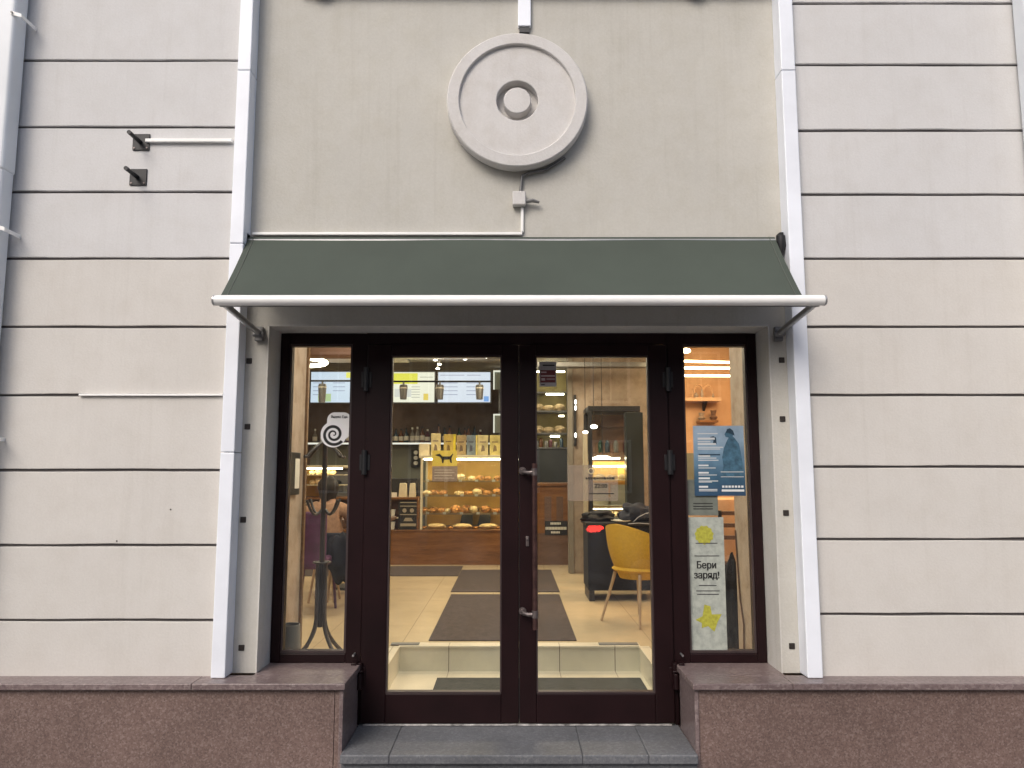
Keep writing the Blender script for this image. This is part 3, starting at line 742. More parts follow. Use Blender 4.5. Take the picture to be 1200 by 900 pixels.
iwall('interior_wall', wx, 1.86, 9.3, 9.42, FZ, 3.0, mat='plaster_back', lab='marbled beige wall behind the glass cabinet')
iwall('interior_wall', 1.862, 4.5, 9.32, 9.42, FZ, 3.0, mat='plaster_glow', lab='beige wall of the right room with orange lamp glow in its colour')
iwall('interior_wall', -6, -1.545, YR+.352, YR+.40, ZL, TOP, mat='plaster'); iwall('interior_wall', 1.59, 6, YR+.352, YR+.40, ZL, TOP, mat='plaster')
iwall('interior_wall', -1.545, 1.59, YB+.201, YD+.08, OZ1+.003, TOP, mat='reveal')
MB().box(-6, 6, YR+.05, 13, TOP+.001, TOP+.2).build('roof', M['roof'], bld)
MB().box(-3.7, 4.6, YD+.085, 12.55, 3.001, 3.06).build('ceiling', M['ceil'], bld)
MB().box(-3.5, -.95, 5.3, 5.45, 2.215, 2.6).build('ceiling_beam', plain('red_brown_beam', (.30,.17,.12), .5), bld, bevel=.01)
x0, x1, z0, z1 = pr(630, 424, 756, 430, 8.9)
MB().box(x0, x1+.3, 8.9, 9.05, z0, z1).build('ceiling_beam', M['grey'], bld, bevel=.01)
for v0, yy in ((419, 11.6), (429, 11.9)):
    z = at(0, v0, yy)[2]
    MB().box(-2.2, 1.0, yy, yy+.12, z-.05, z+.02).build('ceiling_duct', M['grey'], bld, bevel=.01)

# mats
def mat_(x0, x1, y0, y1, z, m, lab):
    MB().box(x0, x1, y0, y1, z, z+.007).build('door_mat', M[m], origin=((x0+x1)/2, y0, z), bevel=.003, label=lab, cat='mat')
mx = at(502, 752, 5.65)[0]; mx2 = at(676, 752, 5.65)[0]
mat_(mx, mx2, 5.655, 7.71, FZ+.0005, 'mat', 'large brown mat on the beige floor, first inside the vestibule step')
mat_(at(528,694,7.88)[0], at(656,694,7.88)[0], 7.88, 9.6, FZ+.0005, 'mat', 'brown mat in front of the counter, behind the large mat')
mat_(-3.2, at(537,675,9.05)[0], 9.05, 9.95, FZ+.0005, 'mat', 'brown runner lying left along the counter foot')
mat_(at(505,800,4.9)[0], .87, YD+.09, 5.30, .0045, 'matg', 'grey ribbed mat in the vestibule just behind the doors')
# crumbled tile repair patches on the step edge
for u0, u1, nm in ((459, 492, 'left'), (701, 747, 'right')):
    a = at(u0, 753.5, 5.56)[0]; b = at(u1, 753.5, 5.56)[0]
    MB().box(a, b, 5.505, 5.57, FZ+.0035, FZ+.010).build('door_stopper_strip', M['grey'], origin=((a+b)/2, 5.5, FZ), bevel=.003, label='grey metal strip on the step edge at the %s' % nm, cat='strip')

# ================================================================ COUNTER
YC = 10.15
cl0, cl1 = -3.0, at(592, 640, YC)[0]; zc1 = at(0, 621, YC)[2]; cx1 = at(683, 640, YC)[0]; zc2 = at(0, 566, YC)[2]
ct = thing('bakery_counter', (0, YC, FZ), 'long brown wooden counter front across the back of the cafe', 'counter')
MB().box(cl0, .30, YC, YC+.8, FZ, zc1-.022).build('low_front', M['counter'], ct)
MB().box(cl0, .30, YC-.015, YC+.8, zc1-.021, zc1).build('low_top', M['counter'], ct, bevel=.004)
MB().box(.302, cx1, YC, YC+.6, at(0,625,YC)[2], zc2-.04).build('high_front', M['counter'], ct)
MB().box(.302, cx1, YC-.004, YC+.6, FZ, at(0,625,YC)[2]-.002).build('kick_panel', M['counter_dull'], ct)
MB().box(.302, cx1+.01, YC-.03, YC+.62, zc2-.038, zc2).build('counter_top', M['counter'], ct, bevel=.004)
fp = MB()
for a, b in ((638, 646), (652, 660), (666, 674)): 
    q = pr(a, 582, b, 612, YC-.012); fp.box(q[0], q[1], YC-.008, YC-.0005, q[2], q[3])
fp.build('front_batten', M['counter_dull'], ct, bevel=.003)
# small black sign on counter front
t, x0, x1, z0, z1 = sheet('counter_sign', 638.5, 610.5, 665, 627, YC-.01, M['dark'], 'small black sign with pale lettering on the right counter front', 'sign')
m = MB(); w = x1-x0; h = z1-z0
for a, b, c, d in ((.25,.7,.74,.90),(.03,.97,.38,.58),(.27,.7,.12,.26)):
    xx = x0+w*a
    while xx < x0+w*b-.01:
        m.box(xx, xx+.016, YC-.0125, YC-.0117, z0+h*c, z0+h*d); xx += .020
m.build('lettering', M['paper'], t)

# display case on low counter
dc = thing('bread_display_case', (-.6, YC, zc1), 'glass bread display case with lit shelves on the low counter', 'display case')
dx0 = at(492, 600, YC)[0]; dx1 = .30
ztopc = at(0, 537, YC)[2]
posts = MB()
for x in (dx0, dx1-.03):
    for y in (YC+.02, YC+.62): posts.box(x, x+.03, y, y+.03, zc1+.001, ztopc)
posts.build('frame', M['shelf'], dc, bevel=.003)
MB().box(dx0-.02, dx1, YC-.0, YC+.66, ztopc+.001, ztopc+.042).build('top_shelf', M['shelf'], dc, bevel=.004)
MB().box(dx0+.04, dx1-.04, YC+.06, YC+.10, ztopc-.022, ztopc-.001).build('led_strip', M['led'], dc)
MB().box(dx0+.03, dx1-.03, YC+.60, YC+.615, zc1+.02, ztopc-.03).build('back_panel', M['glowback'], dc)
shz = [at(0, v, YC+.1)[2] for v in (563, 580, 601)]
for z in shz:
    MB().box(dx0+.031, dx1-.031, YC+.08, YC+.58, z-.012, z-.002).build('glass_shelf', M['caseglass'], dc)
    MB().box(dx0+.031, dx1-.031, YC+.07, YC+.0795, z-.022, z).build('shelf_edge', M['brass'], dc)
    MB().box(dx0+.05, dx1-.05, YC+.082, YC+.10, z-.0215, z-.0125).build('led_strip', emit('case_led', (1,.72,.36), 17), dc)
MB().box(dx0+.031, dx1-.031, YC+.022, YC+.028, zc1+.02, ztopc-.03).build('front_glass', M['caseglass'], dc)
# breads
def bread(kind):
    m = MB()
    if kind == 0: m.blob((0,0,.035), (.075,.06,.042), 16, 10, .25, 2)
    if kind == 1:
        for k in range(5):
            a = R(-60+30*k); m.blob((.065*math.sin(a), .03-.05*math.cos(a), .03), (.03,.03,.030+(.012 if k == 2 else 0)), 10, 8, .2, 3)
    if kind == 2: m.blob((0,0,.032), (.15,.06,.036), 20, 10, .2, 3)
    if kind == 3: m.blob((0,0,.05), (.085,.07,.055), 16, 10, .35, 3)
    o = m.build('bread', M['crust2'] if kind in (2,) else M['crust'])
    return o
protos = [bread(i) for i in range(4)]
usedp = set()
ordn = ['first','second','third','fourth','fifth','sixth','seventh','eighth','ninth','tenth','eleventh','twelfth']
kn = ['round bun','curved pastry','long loaf','tall loaf']
def place_bread(kind, loc, s, rz, label, group, mat=None):
    if kind in usedp: o = protos[kind].copy(); COL.objects.link(o)
    else: o = protos[kind]; usedp.add(kind)
    o.location = loc; o.rotation_euler.z = rz; o.scale = (s[0], s[1], s[2])
    tag(o, label, 'bread', group)
    if mat:
        o.material_slots[0].link = 'OBJECT'; o.material_slots[0].material = M[mat]
    return o
rows = [([540,553,562,572,583], shz[0], 'top shelf'), ([500,510,519,538,549,559,571,582], shz[1], 'middle shelf'),
        ([496,506,517,525,534,544,555,569,581], shz[2], 'lower shelf')]
random.seed(11)
for us, z, nm in rows:
    for i, u in enumerate(us):
        y = YC+.18+random.uniform(0, .08); x = at(u, 590, y)[0]
        k = random.choice((0,0,1,3)); s = random.uniform(.7, .95)
        place_bread(k, (x, y, z), (s*.85, s, s*random.uniform(.8,1.05)), random.uniform(-.6,.6), '%s on the %s of the display case, %s from the left' % (kn[k], nm, ordn[i]), 'breads in the display case', random.choice(('crust','crust','crust2')))
        if random.random() < .8:
            s = random.uniform(.7,.9); place_bread(k, (x+random.uniform(-.03,.03), y+.2, z), (s,s,s), random.uniform(-.6,.6), '%s behind the %s one on the %s' % (kn[k], ordn[i], nm), 'breads in the display case', 'crust')
for i, u in enumerate((511, 542, 572)):
    x = at(u, 620, YC+.2)[0]
    place_bread(2, (x, YC+.22, zc1+.002), (.85,1,1.0), random.uniform(-.2,.2), 'long floury loaf on the counter inside the case, %s from the left' % ordn[i], 'breads in the display case', 'crust2')
for i, u in enumerate((497, 528, 558, 584)):
    x = at(u, 620, YC+.2)[0]
    place_bread(0, (x, YC+.2, zc1+.002), (.5,.6,.4), 0, 'small flat roll between the long loaves, %s from the left' % ordn[i], 'breads in the display case', 'crust')
# dark crates at the bottom
for i, u in enumerate((546, 567)):
    q = pr(u-6, 602.5, u+7, 614, YC+.45)
    MB().prism([(q[0]-.02, q[2]-.03), (q[1], q[2]-.03), (q[1]+.01, q[3]), (q[0]+.02, q[3])][::1], YC+.42, YC+.55).build('paper_bag', M['dark'], origin=(q[0], YC+.45, q[2]), bevel=.004, label='dark paper bag standing behind the loaves, %s one' % ('left', 'right')[i], cat='bag')
for z in shz:
    for k in range(7):
        x = dx0+.10+k*(dx1-dx0-.2)/6+random.uniform(-.02,.02)
        MB().box(x-.022, x+.022, YC+.062, YC+.066, z-.018, z+.012).build('price_tag', M['paper'], dc)
# boxes/books on the case top
cols = [((.75,.66,.36),(505,516,508)), ((.55,.42,.10),(520,531,509)), ((.75,.62,.03),(531,534,509)), ((.42,.32,.16),(535,546,510)), ((.20,.26,.32),(547,557,510)), ((.78,.66,.2),(557.5,559.5,510)), ((.68,.60,.32),(560,572,510)), ((.72,.62,.22),(574,586,510))]
desc = ['cream','ochre','thin bright yellow','brown patterned','blue grey','very thin yellow','cream with dark dots','pale yellow']
for i, (c, (u0, u1, v0)) in enumerate(cols):
    Yb = YC+.12; q = pr(u0, v0, u1, 535.5, Yb)
    mt = plain('box_print', c, .6, 0, .3, 12)
    t = thing('gift_box', ((q[0]+q[1])/2, Yb, ztopc+.043), '%s gift box standing on top of the display case' % desc[i], 'box', 'boxes on top of the display case')
    MB().box(q[0], q[1], Yb, Yb+.07, ztopc+.0425, q[3]).build('carton', mt, t, bevel=.003)
    if u1-u0 > 8:
        m = MB(); w = q[1]-q[0]; h = q[3]-ztopc-.05
        m.box(q[0]+w*.2, q[1]-w*.2, Yb-.002, Yb-.0005, ztopc+.05+h*.62, ztopc+.05+h*.68)
        m.prism([(q[0]+w*.3, ztopc+.05+h*.15), (q[0]+w*.7, ztopc+.05+h*.2), (q[0]+w*.62, ztopc+.05+h*.45), (q[0]+w*.4, ztopc+.05+h*.5)], Yb-.002, Yb-.0005)
        m.build('print', plain('box_ink', (c[0]*.35, c[1]*.3, c[2]*.4), .6), t)
# dog poster on the glass corner
Yp = YC-.02
t, x0, x1, z0, z1 = sheet('dog_poster', 506.5, 528, 535.5, 546, Yp, plain('bright_yellow_card', (.80,.66,.12), .6, 0, .1), 'yellow card with a dark dog silhouette on the display case', 'poster')
w = x1-x0; h = z1-z0
shape('dog', INK, t, [(x0+w*a, z0+h*b) for a, b in ((.12,.72),(.30,.80),(.42,.62),(.72,.62),(.82,.80),(.85,.78),(.78,.50),(.80,.20),(.74,.20),(.70,.42),(.48,.40),(.46,.18),(.40,.18),(.38,.42),(.30,.60),(.14,.68))], Yp-.002, .001)
t, x0, x1, z0, z1 = sheet('price_board', 506.5, 546.5, 536, 564, Yp, plain('lilac_card', (.34,.27,.25), .6, 0, .2, 20), 'mauve price board under the yellow dog card', 'board')
m = MB()
for k in range(4): m.box(x0+.03, x1-.04-.03*(k % 2), Yp-.0026, Yp-.0017, z0+(z1-z0)*(.2+.18*k), z0+(z1-z0)*(.23+.18*k))
m.build('print', M['paper'], t)
q = pr(491, 520, 503, 536, YC+.1)
t = thing('gift_box', ((q[0]+q[1])/2, YC+.1, q[2]), 'small cream box at the left end of the display case top', 'box', 'boxes on top of the display case')
MB().box(q[0], q[1], YC+.1, YC+.18, ztopc+.0425, q[3]).build('carton', M['shelf'], t, bevel=.004)

# left low cabinet with open niche (black coffee board)
nx0, nx1 = at(440, 600, YC)[0], dx0-.025
nz1 = at(0, 583, YC)[2]
nc = thing('side_cabinet', ((nx0+nx1)/2, YC, zc1), 'wooden side cabinet left of the display case with a black menu board', 'cabinet')
MB().box(nx0-1.2, nx1, YC+.02, YC+.6, nz1-.028, nz1).build('top', M['counter'], nc, bevel=.003)
MB().box(nx0-1.2, nx1, YC+.3, YC+.33, zc1, nz1-.029).build('back', M['counter_dull'], nc)
MB().box(nx1-.02, nx1-.001, YC+.03, YC+.3, zc1+.001, nz1-.029).build('side', M['counter'], nc)
q = pr(467, 587, 490, 620, YC+.05)
bd = MB().box(q[0], q[1], YC+.05, YC+.09, zc1+.001, q[3]).build('menu_board', M['dark'], nc, bevel=.003)
m = MB(); w = q[1]-q[0]; h = q[3]-q[2]
for b in (.93, .80, .50): m.box(q[0]+w*.08, q[1]-w*.08, YC+.047, YC+.0495, q[2]+h*b, q[2]+h*(b+.03))
for a in (.3, .68): m.lathe([(0,-.001),(.028,-.001),(.028,0),(0,0)], (q[0]+w*a, YC+.049, q[2]+h*.66), 'y', 16)
m.prism([(q[0]+w*.25, q[2]+h*.28), (q[0]+w*.75, q[2]+h*.28), (q[0]+w*.65, q[2]+h*.4), (q[0]+w*.35, q[2]+h*.4)], YC+.047, YC+.0495)
m.box(q[0]+w*.1, q[1]-w*.1, YC+.047, YC+.0495, q[2]+h*.1, q[2]+h*.2)
m.build('board_print', plain('chalk_print', (.42,.36,.26), .7), bd)
# items on the side cabinet: bags
for i, (u0, v0, u1) in enumerate(((467, 566, 477), (479, 566, 487))):
    q = pr(u0, v0, u1, 583, YC+.1)
    MB().prism([(q[0], nz1+.001), (q[1], nz1+.001), (q[1]-.01, q[3]-.01), ((q[0]+q[1])/2+.02, q[3]), (q[0]+.015, q[3]-.004)], YC+.1, YC+.17).build('coffee_bag', M['shelf'], origin=(q[0], YC+.1, nz1), bevel=.004, label='cream coffee bag on the side cabinet, %s one' % ('left', 'right')[i], cat='bag')
q = pr(458, 578, 465, 583, YC+.1)
MB().box(q[0], q[1], YC+.1, YC+.12, nz1+.001, q[3]+.01).build('price_tag', M['paper'], origin=(q[0], YC+.1, nz1), label='small white price card on the side cabinet', cat='card')
q = pr(456, 559, 490, 566, YC+.35)
MB().box(q[0]-.05, q[1], YC+.35, YC+.58, nz1+.001, q[3]-.02).build('cash_register', M['dark'], origin=(q[0], YC+.35, nz1), bevel=.01, label='black till standing on the side cabinet', cat='till')
# cup stack left of board
for i, (u, v0, v1) in enumerate(((459, 595, 606), (459, 608, 619))):
    q = pr(456, v0, 465, v1, YC+.08)
    z00 = zc1 if i else zc1+.16
    MB().lathe([(0,0),(.035,0),(.048,.10),(.043,.10),(.03,.01),(0,.01)], (at(u,610,YC+.1)[0], YC+.12, q[2] if not i else zc1), 'z', 16).build('white_cup', M['paper'], origin=(at(u,610,YC)[0], YC+.12, z00), label='white paper cup left of the black board, %s one' % ('upper', 'lower')[i], cat='cup')
MB().box(at(454,607,YC)[0], at(466,607,YC)[0], YC+.05, YC+.28, at(0,606.5,YC+.08)[2]-.012, at(0,606.5,YC+.08)[2]-.001).build('cup_shelf', M['shelf'], nc)

# ================================================================ MENU SCREENS
YM = 11.0
def screen(u0, v0, u1, v1, c, lab, deco):
    x0, x1, z0, z1 = pr(u0, v0, u1, v1, YM)
    t = thing('menu_screen', ((x0+x1)/2, YM, z0), lab, 'screen', 'menu screens over the counter')
    MB().box(x0, x1, YM, YM+.05, z0, z1).build('casing', M['dark'], t, bevel=.005)
    e = .018; pn = MB().box(x0+e, x1-e, YM-.003, YM-.0005, z0+e, z1-e).build('display', emit('screen_glow', c, .80), t)
    w = x1-x0; h = z1-z0
    for a, b, cc, d, col, st in deco:
        MB().box(x0+w*a, x0+w*b, YM-.006, YM-.0035, z0+h*cc, z0+h*d).build('menu_graphic', emit('menu_print', col, st*.75), pn)
lines = [(.06+.46*(k//4)+.02, .38+.44*(k//4), .62-.12*(k%4), .64-.12*(k%4), (.45,.5,.75), .75) for k in range(8)]
screen(363, 434.5, 413.5, 473, (.72,.84,1.0), 'pale blue menu screen seen in the left window', lines[:7]+[(.84,.99,.78,.95,(.95,.9,.15),1.1),(.2,.5,.06,.3,(.6,.8,.4),.9)])
screen(440, 434.8, 510.5, 472.8, (1.0,.97,.80), 'yellow and white menu screen above the counter', [(.28,.70,.60,.93,(.93,.88,.05),1.0),(.03,.30,.74,.93,(.93,.88,.05),1.0),(.80,.88,.1,.3,(.95,.7,.1),1.0),(.32,.6,.2,.45,(.85,.85,.80),.9),(.74,.95,.8,.82,(.6,.6,.5),.7)]+[(.6,.74,.18+.08*k,.2+.08*k,(.7,.7,.6),.7) for k in range(5)])
screen(512, 434.8, 576, 472.8, (.80,.86,1.0), 'pale blue menu screen above the bread case', lines+[(.06,.5,.86,.88,(.5,.5,.7),.8),(.55,.8,.86,.88,(.5,.5,.7),.8),(.86,.95,.06,.22,(.2,.45,.95),1.0)])
# track spots
def track(u0, u1, v, Y, heads, lab):
    a = at(u0, v, Y); b = at(u1, v, Y)
    t = thing('track_light', a, lab, 'track light')
    MB().tube([a, b], .012, 8).build('rail', M['black'], t)
    for u, v0, v1 in heads:
        x = at(u, v, Y)[0]; zt, zb = at(0, v0, Y)[2], at(0, v1, Y)[2]
        sp_ = MB().lathe([(0,zt-zb),(.045,zt-zb),(.052,zt-zb-.03),(.04,.0),(.03,0),(.03,.01),(0,.01)], (x, Y, zb), 'z', 16).tube([(x, Y, zt), (x, Y, a[2])], .012, 8).build('spot_head', M['grey'], t)
        MB().lathe([(.0535,.0),(.0535,-.014)], (x, Y, zt-.035), 'z', 16).build('band', M['paper'], sp_)
track(364, 452, 446.3, 9.4, [(378, 450, 472)], 'black track with a spotlight seen in the left window')
track(453, 578, 447, 9.4, [(473, 451, 468), (515.5, 451, 468), (562, 451, 468)], 'black track with three hanging spotlights before the menu screens')
# glowing spots put in for ceiling lights reflected at top of left leaf
for i, (u, v) in enumerate(((510,422),(515,427),(545,421),(569,419),(513,432))):
    p = at(u, v, 10.6)
    t = thing('reflected_spot', p, 'tiny glowing spot for a reflected ceiling light above the menu screens, %s from the left' % ordn[i], 'lamp', 'small reflected ceiling lights')
    MB().blob(p, (.03,.03,.012), 12, 6).build('bulb', M['lampdisc'], t)
    MB().tube([(p[0], p[1], p[2]+.012), (p[0], p[1], 3.0)], .008, 6).build('stem', M['grey'], t)

# back shelf with bottles
YBk = 12.1
zs_ = at(0, 518.5, YBk)[2]; zs0 = zs_
sh = thing('bottle_shelf', at(500, 518, YBk), 'long white edged shelf of bottles on the dark back wall', 'shelf')
MB().box(-3.3, .12, YBk, YBk+.28, zs_-.03, zs_).build('board', M['shelf'], sh, bevel=.003)
MB().box(-3.3, .12, YBk-.006, YBk-.0005, zs_-.03, zs_-.005).build('edge_light', emit('shelf_edge_light', (1,.95,.85), .9), sh)
MB().box(-3.3, .12, YBk+.285, YBk+.295, FZ+.9, zs_-.035).build('splash_board', M['sage'], sh)
BC = [plain('bottle_%s' % nme, c, .15, 0, .2, 20) for nme, c in (('amber', (.16,.06,.02)), ('clear', (.25,.24,.22)), ('green', (.02,.05,.03)), ('plum', (.10,.03,.04)), ('blue', (.04,.07,.10)))]
bnm = ['amber','clear','green','plum','blue']
proto_b = []
for i, m_ in enumerate(BC):
    h = (.26,.22,.28,.20,.24)[i]
    o = MB().lathe([(0,0),(.036,0),(.038,.01),(.038,h*.55),(.014,h*.75),(.013,h),(0,h)], (0,0,0), 'z', 14).build('bottle', m_)
    MB().lathe([(.015,h*.9),(.016,h*.9+.03),(0,h*.9+.03)], (0,0,0), 'z', 12).build('cap', M['paper'] if i % 2 else M['black'], o)
    MB().lathe([(.0388,h*.15),(.0388,h*.45)], (0,0,0), 'z', 14).build('bottle_label', M['paper'] if i != 2 else M['shelf'], o)
    proto_b.append(o)
random.seed(21); ub = set()
us_ = [458, 464, 470, 476, 483, 489, 495, 501, 514, 521, 527, 538, 545, 549, 556, 563, 369, 378, 401, 408]
for i, u in enumerate(sorted(us_)):
    k = random.randrange(5); p = at(u, 515, YBk+.12)
    lab = '%s bottle on the white edged back shelf, %s' % (bnm[k], ('number %d from the left' % (i+1)) if i > 11 else ordn[i]+' from the left')
    lab = lab.replace('number 13', 'thirteenth').replace('number 14','fourteenth').replace('number 15','fifteenth').replace('number 16','sixteenth').replace('number 17','seventeenth').replace('number 18','eighteenth').replace('number 19','nineteenth').replace('number 20','twentieth')
    if k in ub: o = dup(proto_b[k], loc=(p[0], p[1], zs0+.0005), label=lab, cat='bottle', group='bottles on the back shelf')
    else: ub.add(k); o = proto_b[k]; o.location = (p[0], p[1], zs0+.0005); tag(o, lab, 'bottle', 'bottles on the back shelf')
    o.scale = (1.0, 1.0, random.uniform(.85, 1.15))
for k in range(5):
    if k not in ub: 
        for ch in list(proto_b[k].children): bpy.data.objects.remove(ch)
        bpy.data.objects.remove(proto_b[k])
# dispenser on splash board
q = pr(479, 526, 489, 547, 12.0)
t = thing('towel_dispenser', (q[0], 12.0, q[2]), 'dark wall dispenser with white rolls behind the till', 'dispenser')
MB().box(q[0], q[1], 12.3, 12.385, q[2], q[3]).build('body', M['dark'], t, bevel=.006)
m = MB()
for k in range(3): m.tube([((q[0]+q[1])/2+.015, 12.29, q[2]+.06+k*.085), ((q[0]+q[1])/2+.015, 12.20, q[2]+.06+k*.085)], .032, 14)
m.build('rolls', M['paper'], t)
# back worktop
MB().box(-3.3, .2, 11.9, 12.38, FZ+.001, FZ+.9).build('back_worktop', M['grey'], origin=(-1.5, 11.9, FZ), bevel=.01, label='grey back worktop along the dark wall', cat='worktop')
# coffee machine (left window)
q = pr(363, 546, 408, 575, 11.5)
zb = at(0, 575, 11.0)[2]
t = thing('coffee_machine', at(385, 560, 11.9), 'black espresso machine behind the counter, in the left window', 'coffee machine')
MB().box(q[0], q[1], 11.95, 12.3, FZ+.901, FZ+1.25).build('body', M['grey'], t, bevel=.02)
MB().box(q[0]-.01, q[1]+.01, 11.9, 12.3, FZ+1.252, FZ+1.30).build('cup_tray', M['steel'], t, bevel=.01)
for a in (.25, .6): MB().tube([(q[0]+(q[1]-q[0])*a, 11.94, FZ+1.05), (q[0]+(q[1]-q[0])*a, 11.85, FZ+1.04)], [.035,.02], 12).build('group_head', M['black'], t)

for i, u in enumerate((404, 456, 462, 470)):
    p = at(u, 560, 11.95)
    MB().lathe([(0,0),(.04,0),(.052,.12+.04*(i%2)),(.045,.12+.04*(i%2)),(.03,.02),(0,.02)], (p[0], 11.95, FZ+.901), 'z', 14).build('cup_stack', M['paper'] if i % 2 else M['grey'], origin=(p[0], 11.95, FZ+.901), label='stack of cups on the back worktop, %s from the left' % ordn[i], cat='cup stack')
# pastry case left (bright yellow lit items v545-570)
q = pr(362, 548, 377, 600, YC)
t = thing('lit_cake_case', ((q[0]+q[1])/2, YC, q[2]), 'small lit cake case at the left end of the counter', 'display case')
MB().box(q[0]-.4, q[1], YC+.55, YC+.58, zc1+.001, at(0,548,YC)[2]).build('back_panel', M['glowback'], t)
MB().box(q[0]-.4, q[1]+.28, YC+.02, YC+.58, at(0,548,YC)[2]+.001, at(0,548,YC)[2]+.03).build('top', M['shelf'], t, bevel=.004)
for v in (556, 568, 590):
    z = at(0, v, YC)[2]
    MB().box(q[0]-.4, q[1]+.28, YC+.05, YC+.5, z-.012, z-.002).build('shelf', M['shelf'], t)
MB().box(q[0]-.35, q[1]+.25, YC+.05, YC+.09, at(0,548,YC)[2]-.02, at(0,548,YC)[2]-.001).build('led_strip', M['led'], t)
i = 0
for v in (556, 568):
    for u in (366, 373, 383, 390):
        i += 1
        place_bread(3 if u % 2 else 0, (at(u, v, YC+.2)[0], YC+.2, at(0,v,YC)[2]-.001), (.7,.7,.8), u, 'bun in the small lit cake case, %s by shelf and place' % ordn[i-1], 'buns in the lit cake case', 'crust2')

# ================================================================ LIT BREAD RACK (right leaf)
YK = 11.6
rk = thing('bread_rack', at(646, 480, YK), 'tall lit bread rack behind the right end of the counter', 'rack')
x0 = at(626, 480, YK)[0]; x1 = at(666, 480, YK)[0]; x00 = x0-.55
for x in (x00, x0-.06, x1-.02):
    MB().box(x, x+.025, YK, YK+.03, FZ+.8, at(0, 432, YK)[2]).build('upright', M['grey'], rk)
MB().box(x00, x1, YK+.4, YK+.43, at(0,524,YK)[2], at(0,432,YK)[2]).build('back_panel', plain('mustard_rack_back', (.40,.33,.14), .7), rk)
sv = [481, 507, 524]
for v in sv:
    z = at(0, v, YK)[2]
    MB().box(x00, x1, YK, YK+.4, z-.025, z).build('shelf', M['grey'], rk, bevel=.002)
MB().box(x00, x1, YK, YK+.4, at(0,459,YK)[2]-.02, at(0,459,YK)[2]).build('shelf', M['grey'], rk)
for v, a, b in ((435, 626, 662), (461.5, 640, 661), (487, 655, 661), (511, 645, 656)):
    z = at(0, v, YK)[2]; xa = at(a, v, YK)[0]; xb = at(b, v, YK)[0]
    MB().box(xa, xb, YK+.03, YK+.05, z-.014, z+.008).build('led_strip', M['led'], rk)
MB().box(x00, x1, YK+.02, YK+.4, FZ, at(0,524,YK)[2]-.03).build('rack_base', plain('slate_cabinet', (.040,.045,.048), .4), rk)
random.seed(9)
for r_, v in enumerate((481, 507)):
    z = at(0, v, YK)[2]
    for i, u in enumerate((631, 643, 656)):
        place_bread((3,2,3)[i], (at(u, v, YK+.15)[0], YK+.15, z+.001), (.95,.95,1.1) if i != 1 else (.6,1,1.4), random.uniform(-.3,.3), 'loaf on the %s rack shelf, %s from the left' % (('upper','lower')[r_], ordn[i]), 'loaves on the lit rack', 'crust2')
z = at(0, 524, YK)[2]
for i, u in enumerate((629, 634, 640, 645, 651, 658)):
    h = (.10,.14,.10,.12,.08,.14)[i]; p = (at(u, 520, YK+.1)[0], YK+.1, z+.0005)
    MB().lathe([(0,0),(.028,0),(.03,h*.8),(.02,h),(0,h)], p, 'z', 12).build('jar', BC[(1,0,1,3,1,4)[i]], origin=p, label='small jar on the bottom rack shelf, %s from the left' % ordn[i], cat='jar', group='jars on the lit rack')
# wreath ornament on rack
# narrow lit unit at left-leaf right edge (u 578-590)
for v0, v1 in ((434, 456), (485, 507)):
    q = pr(578, v0, 600, v1, 11.5)
    t = thing('lit_wall_niche', (q[0], 11.5, q[2]), 'white framed wall niche right of the menu screens, %s one' % ('upper' if v0 < 440 else 'lower'), 'niche')
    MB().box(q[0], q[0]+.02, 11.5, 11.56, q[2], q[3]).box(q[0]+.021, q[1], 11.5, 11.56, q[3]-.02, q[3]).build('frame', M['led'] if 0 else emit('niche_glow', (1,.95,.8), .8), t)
    MB().box(q[0]+.021, q[1], 11.545, 11.56, q[2], q[3]-.021).build('back', M['sage'], t)

# ================================================================ TALL GLASS CABINET and column
YF = 8.3
cx0, cx1_ = at(690, 560, YF)[0], at(752, 560, YF)[0]
zt_c = at(0, 482, YF)[2]
gc = thing('glass_cabinet', ((cx0+cx1_)/2, YF, FZ), 'tall black framed glass pastry cabinet by the beige wall', 'cabinet')
fr_ = MB()
for x in (cx0, cx1_-.05):
    for y in (YF, YF+.5): fr_.box(x, x+.045, y, y+.04, FZ, zt_c)
fr_.box(cx0+.001, cx1_-.001, YF-.001, YF+.54, zt_c+.001, zt_c+.06)
fr_.build('frame', M['black'], gc, bevel=.004)
zm_ = at(0, 540, YF)[2]
MB().box(cx0+.046, cx1_-.051, YF+.505, YF+.53, zm_+.001, zt_c-.002).build('back_panel', M['counter_dull'], gc)
MB().box(cx0+.046, cx1_-.051, YF+.505, YF+.53, FZ+.6, zm_).build('back_panel', M['glowback'], gc)  # gold lower half painted in for the backlit glow
MB().box(cx0+.046, cx1_-.051, YF+.01, YF+.5, FZ+.05, at(0,607,YF)[2]).build('base', M['dark'], gc)
MB().box(cx0+.046, cx1_-.051, YF+.012, YF+.018, at(0,606,YF)[2], zt_c-.01).build('glass_front', M['caseglass'], gc)
for v in (500, 530, 562, 592):
    z = at(0, v, YF)[2]
    MB().box(cx0+.046, cx1_-.051, YF+.03, YF+.49, z-.01, z).build('shelf', M['shelf'] if v > 550 else M['caseglass'], gc)
MB().box(cx0+.05, cx0+.35, YF+.05, YF+.07, at(0,536,YF)[2]-.02, at(0,536,YF)[2]).build('lamp_strip', M['led'], gc)
MB().box(cx0+.05, cx1_-.06, YF+.05, YF+.07, at(0,596,YF)[2]-.012, at(0,596,YF)[2]-.001).build('lamp_strip', M['led'], gc)
random.seed(31)
i = 0
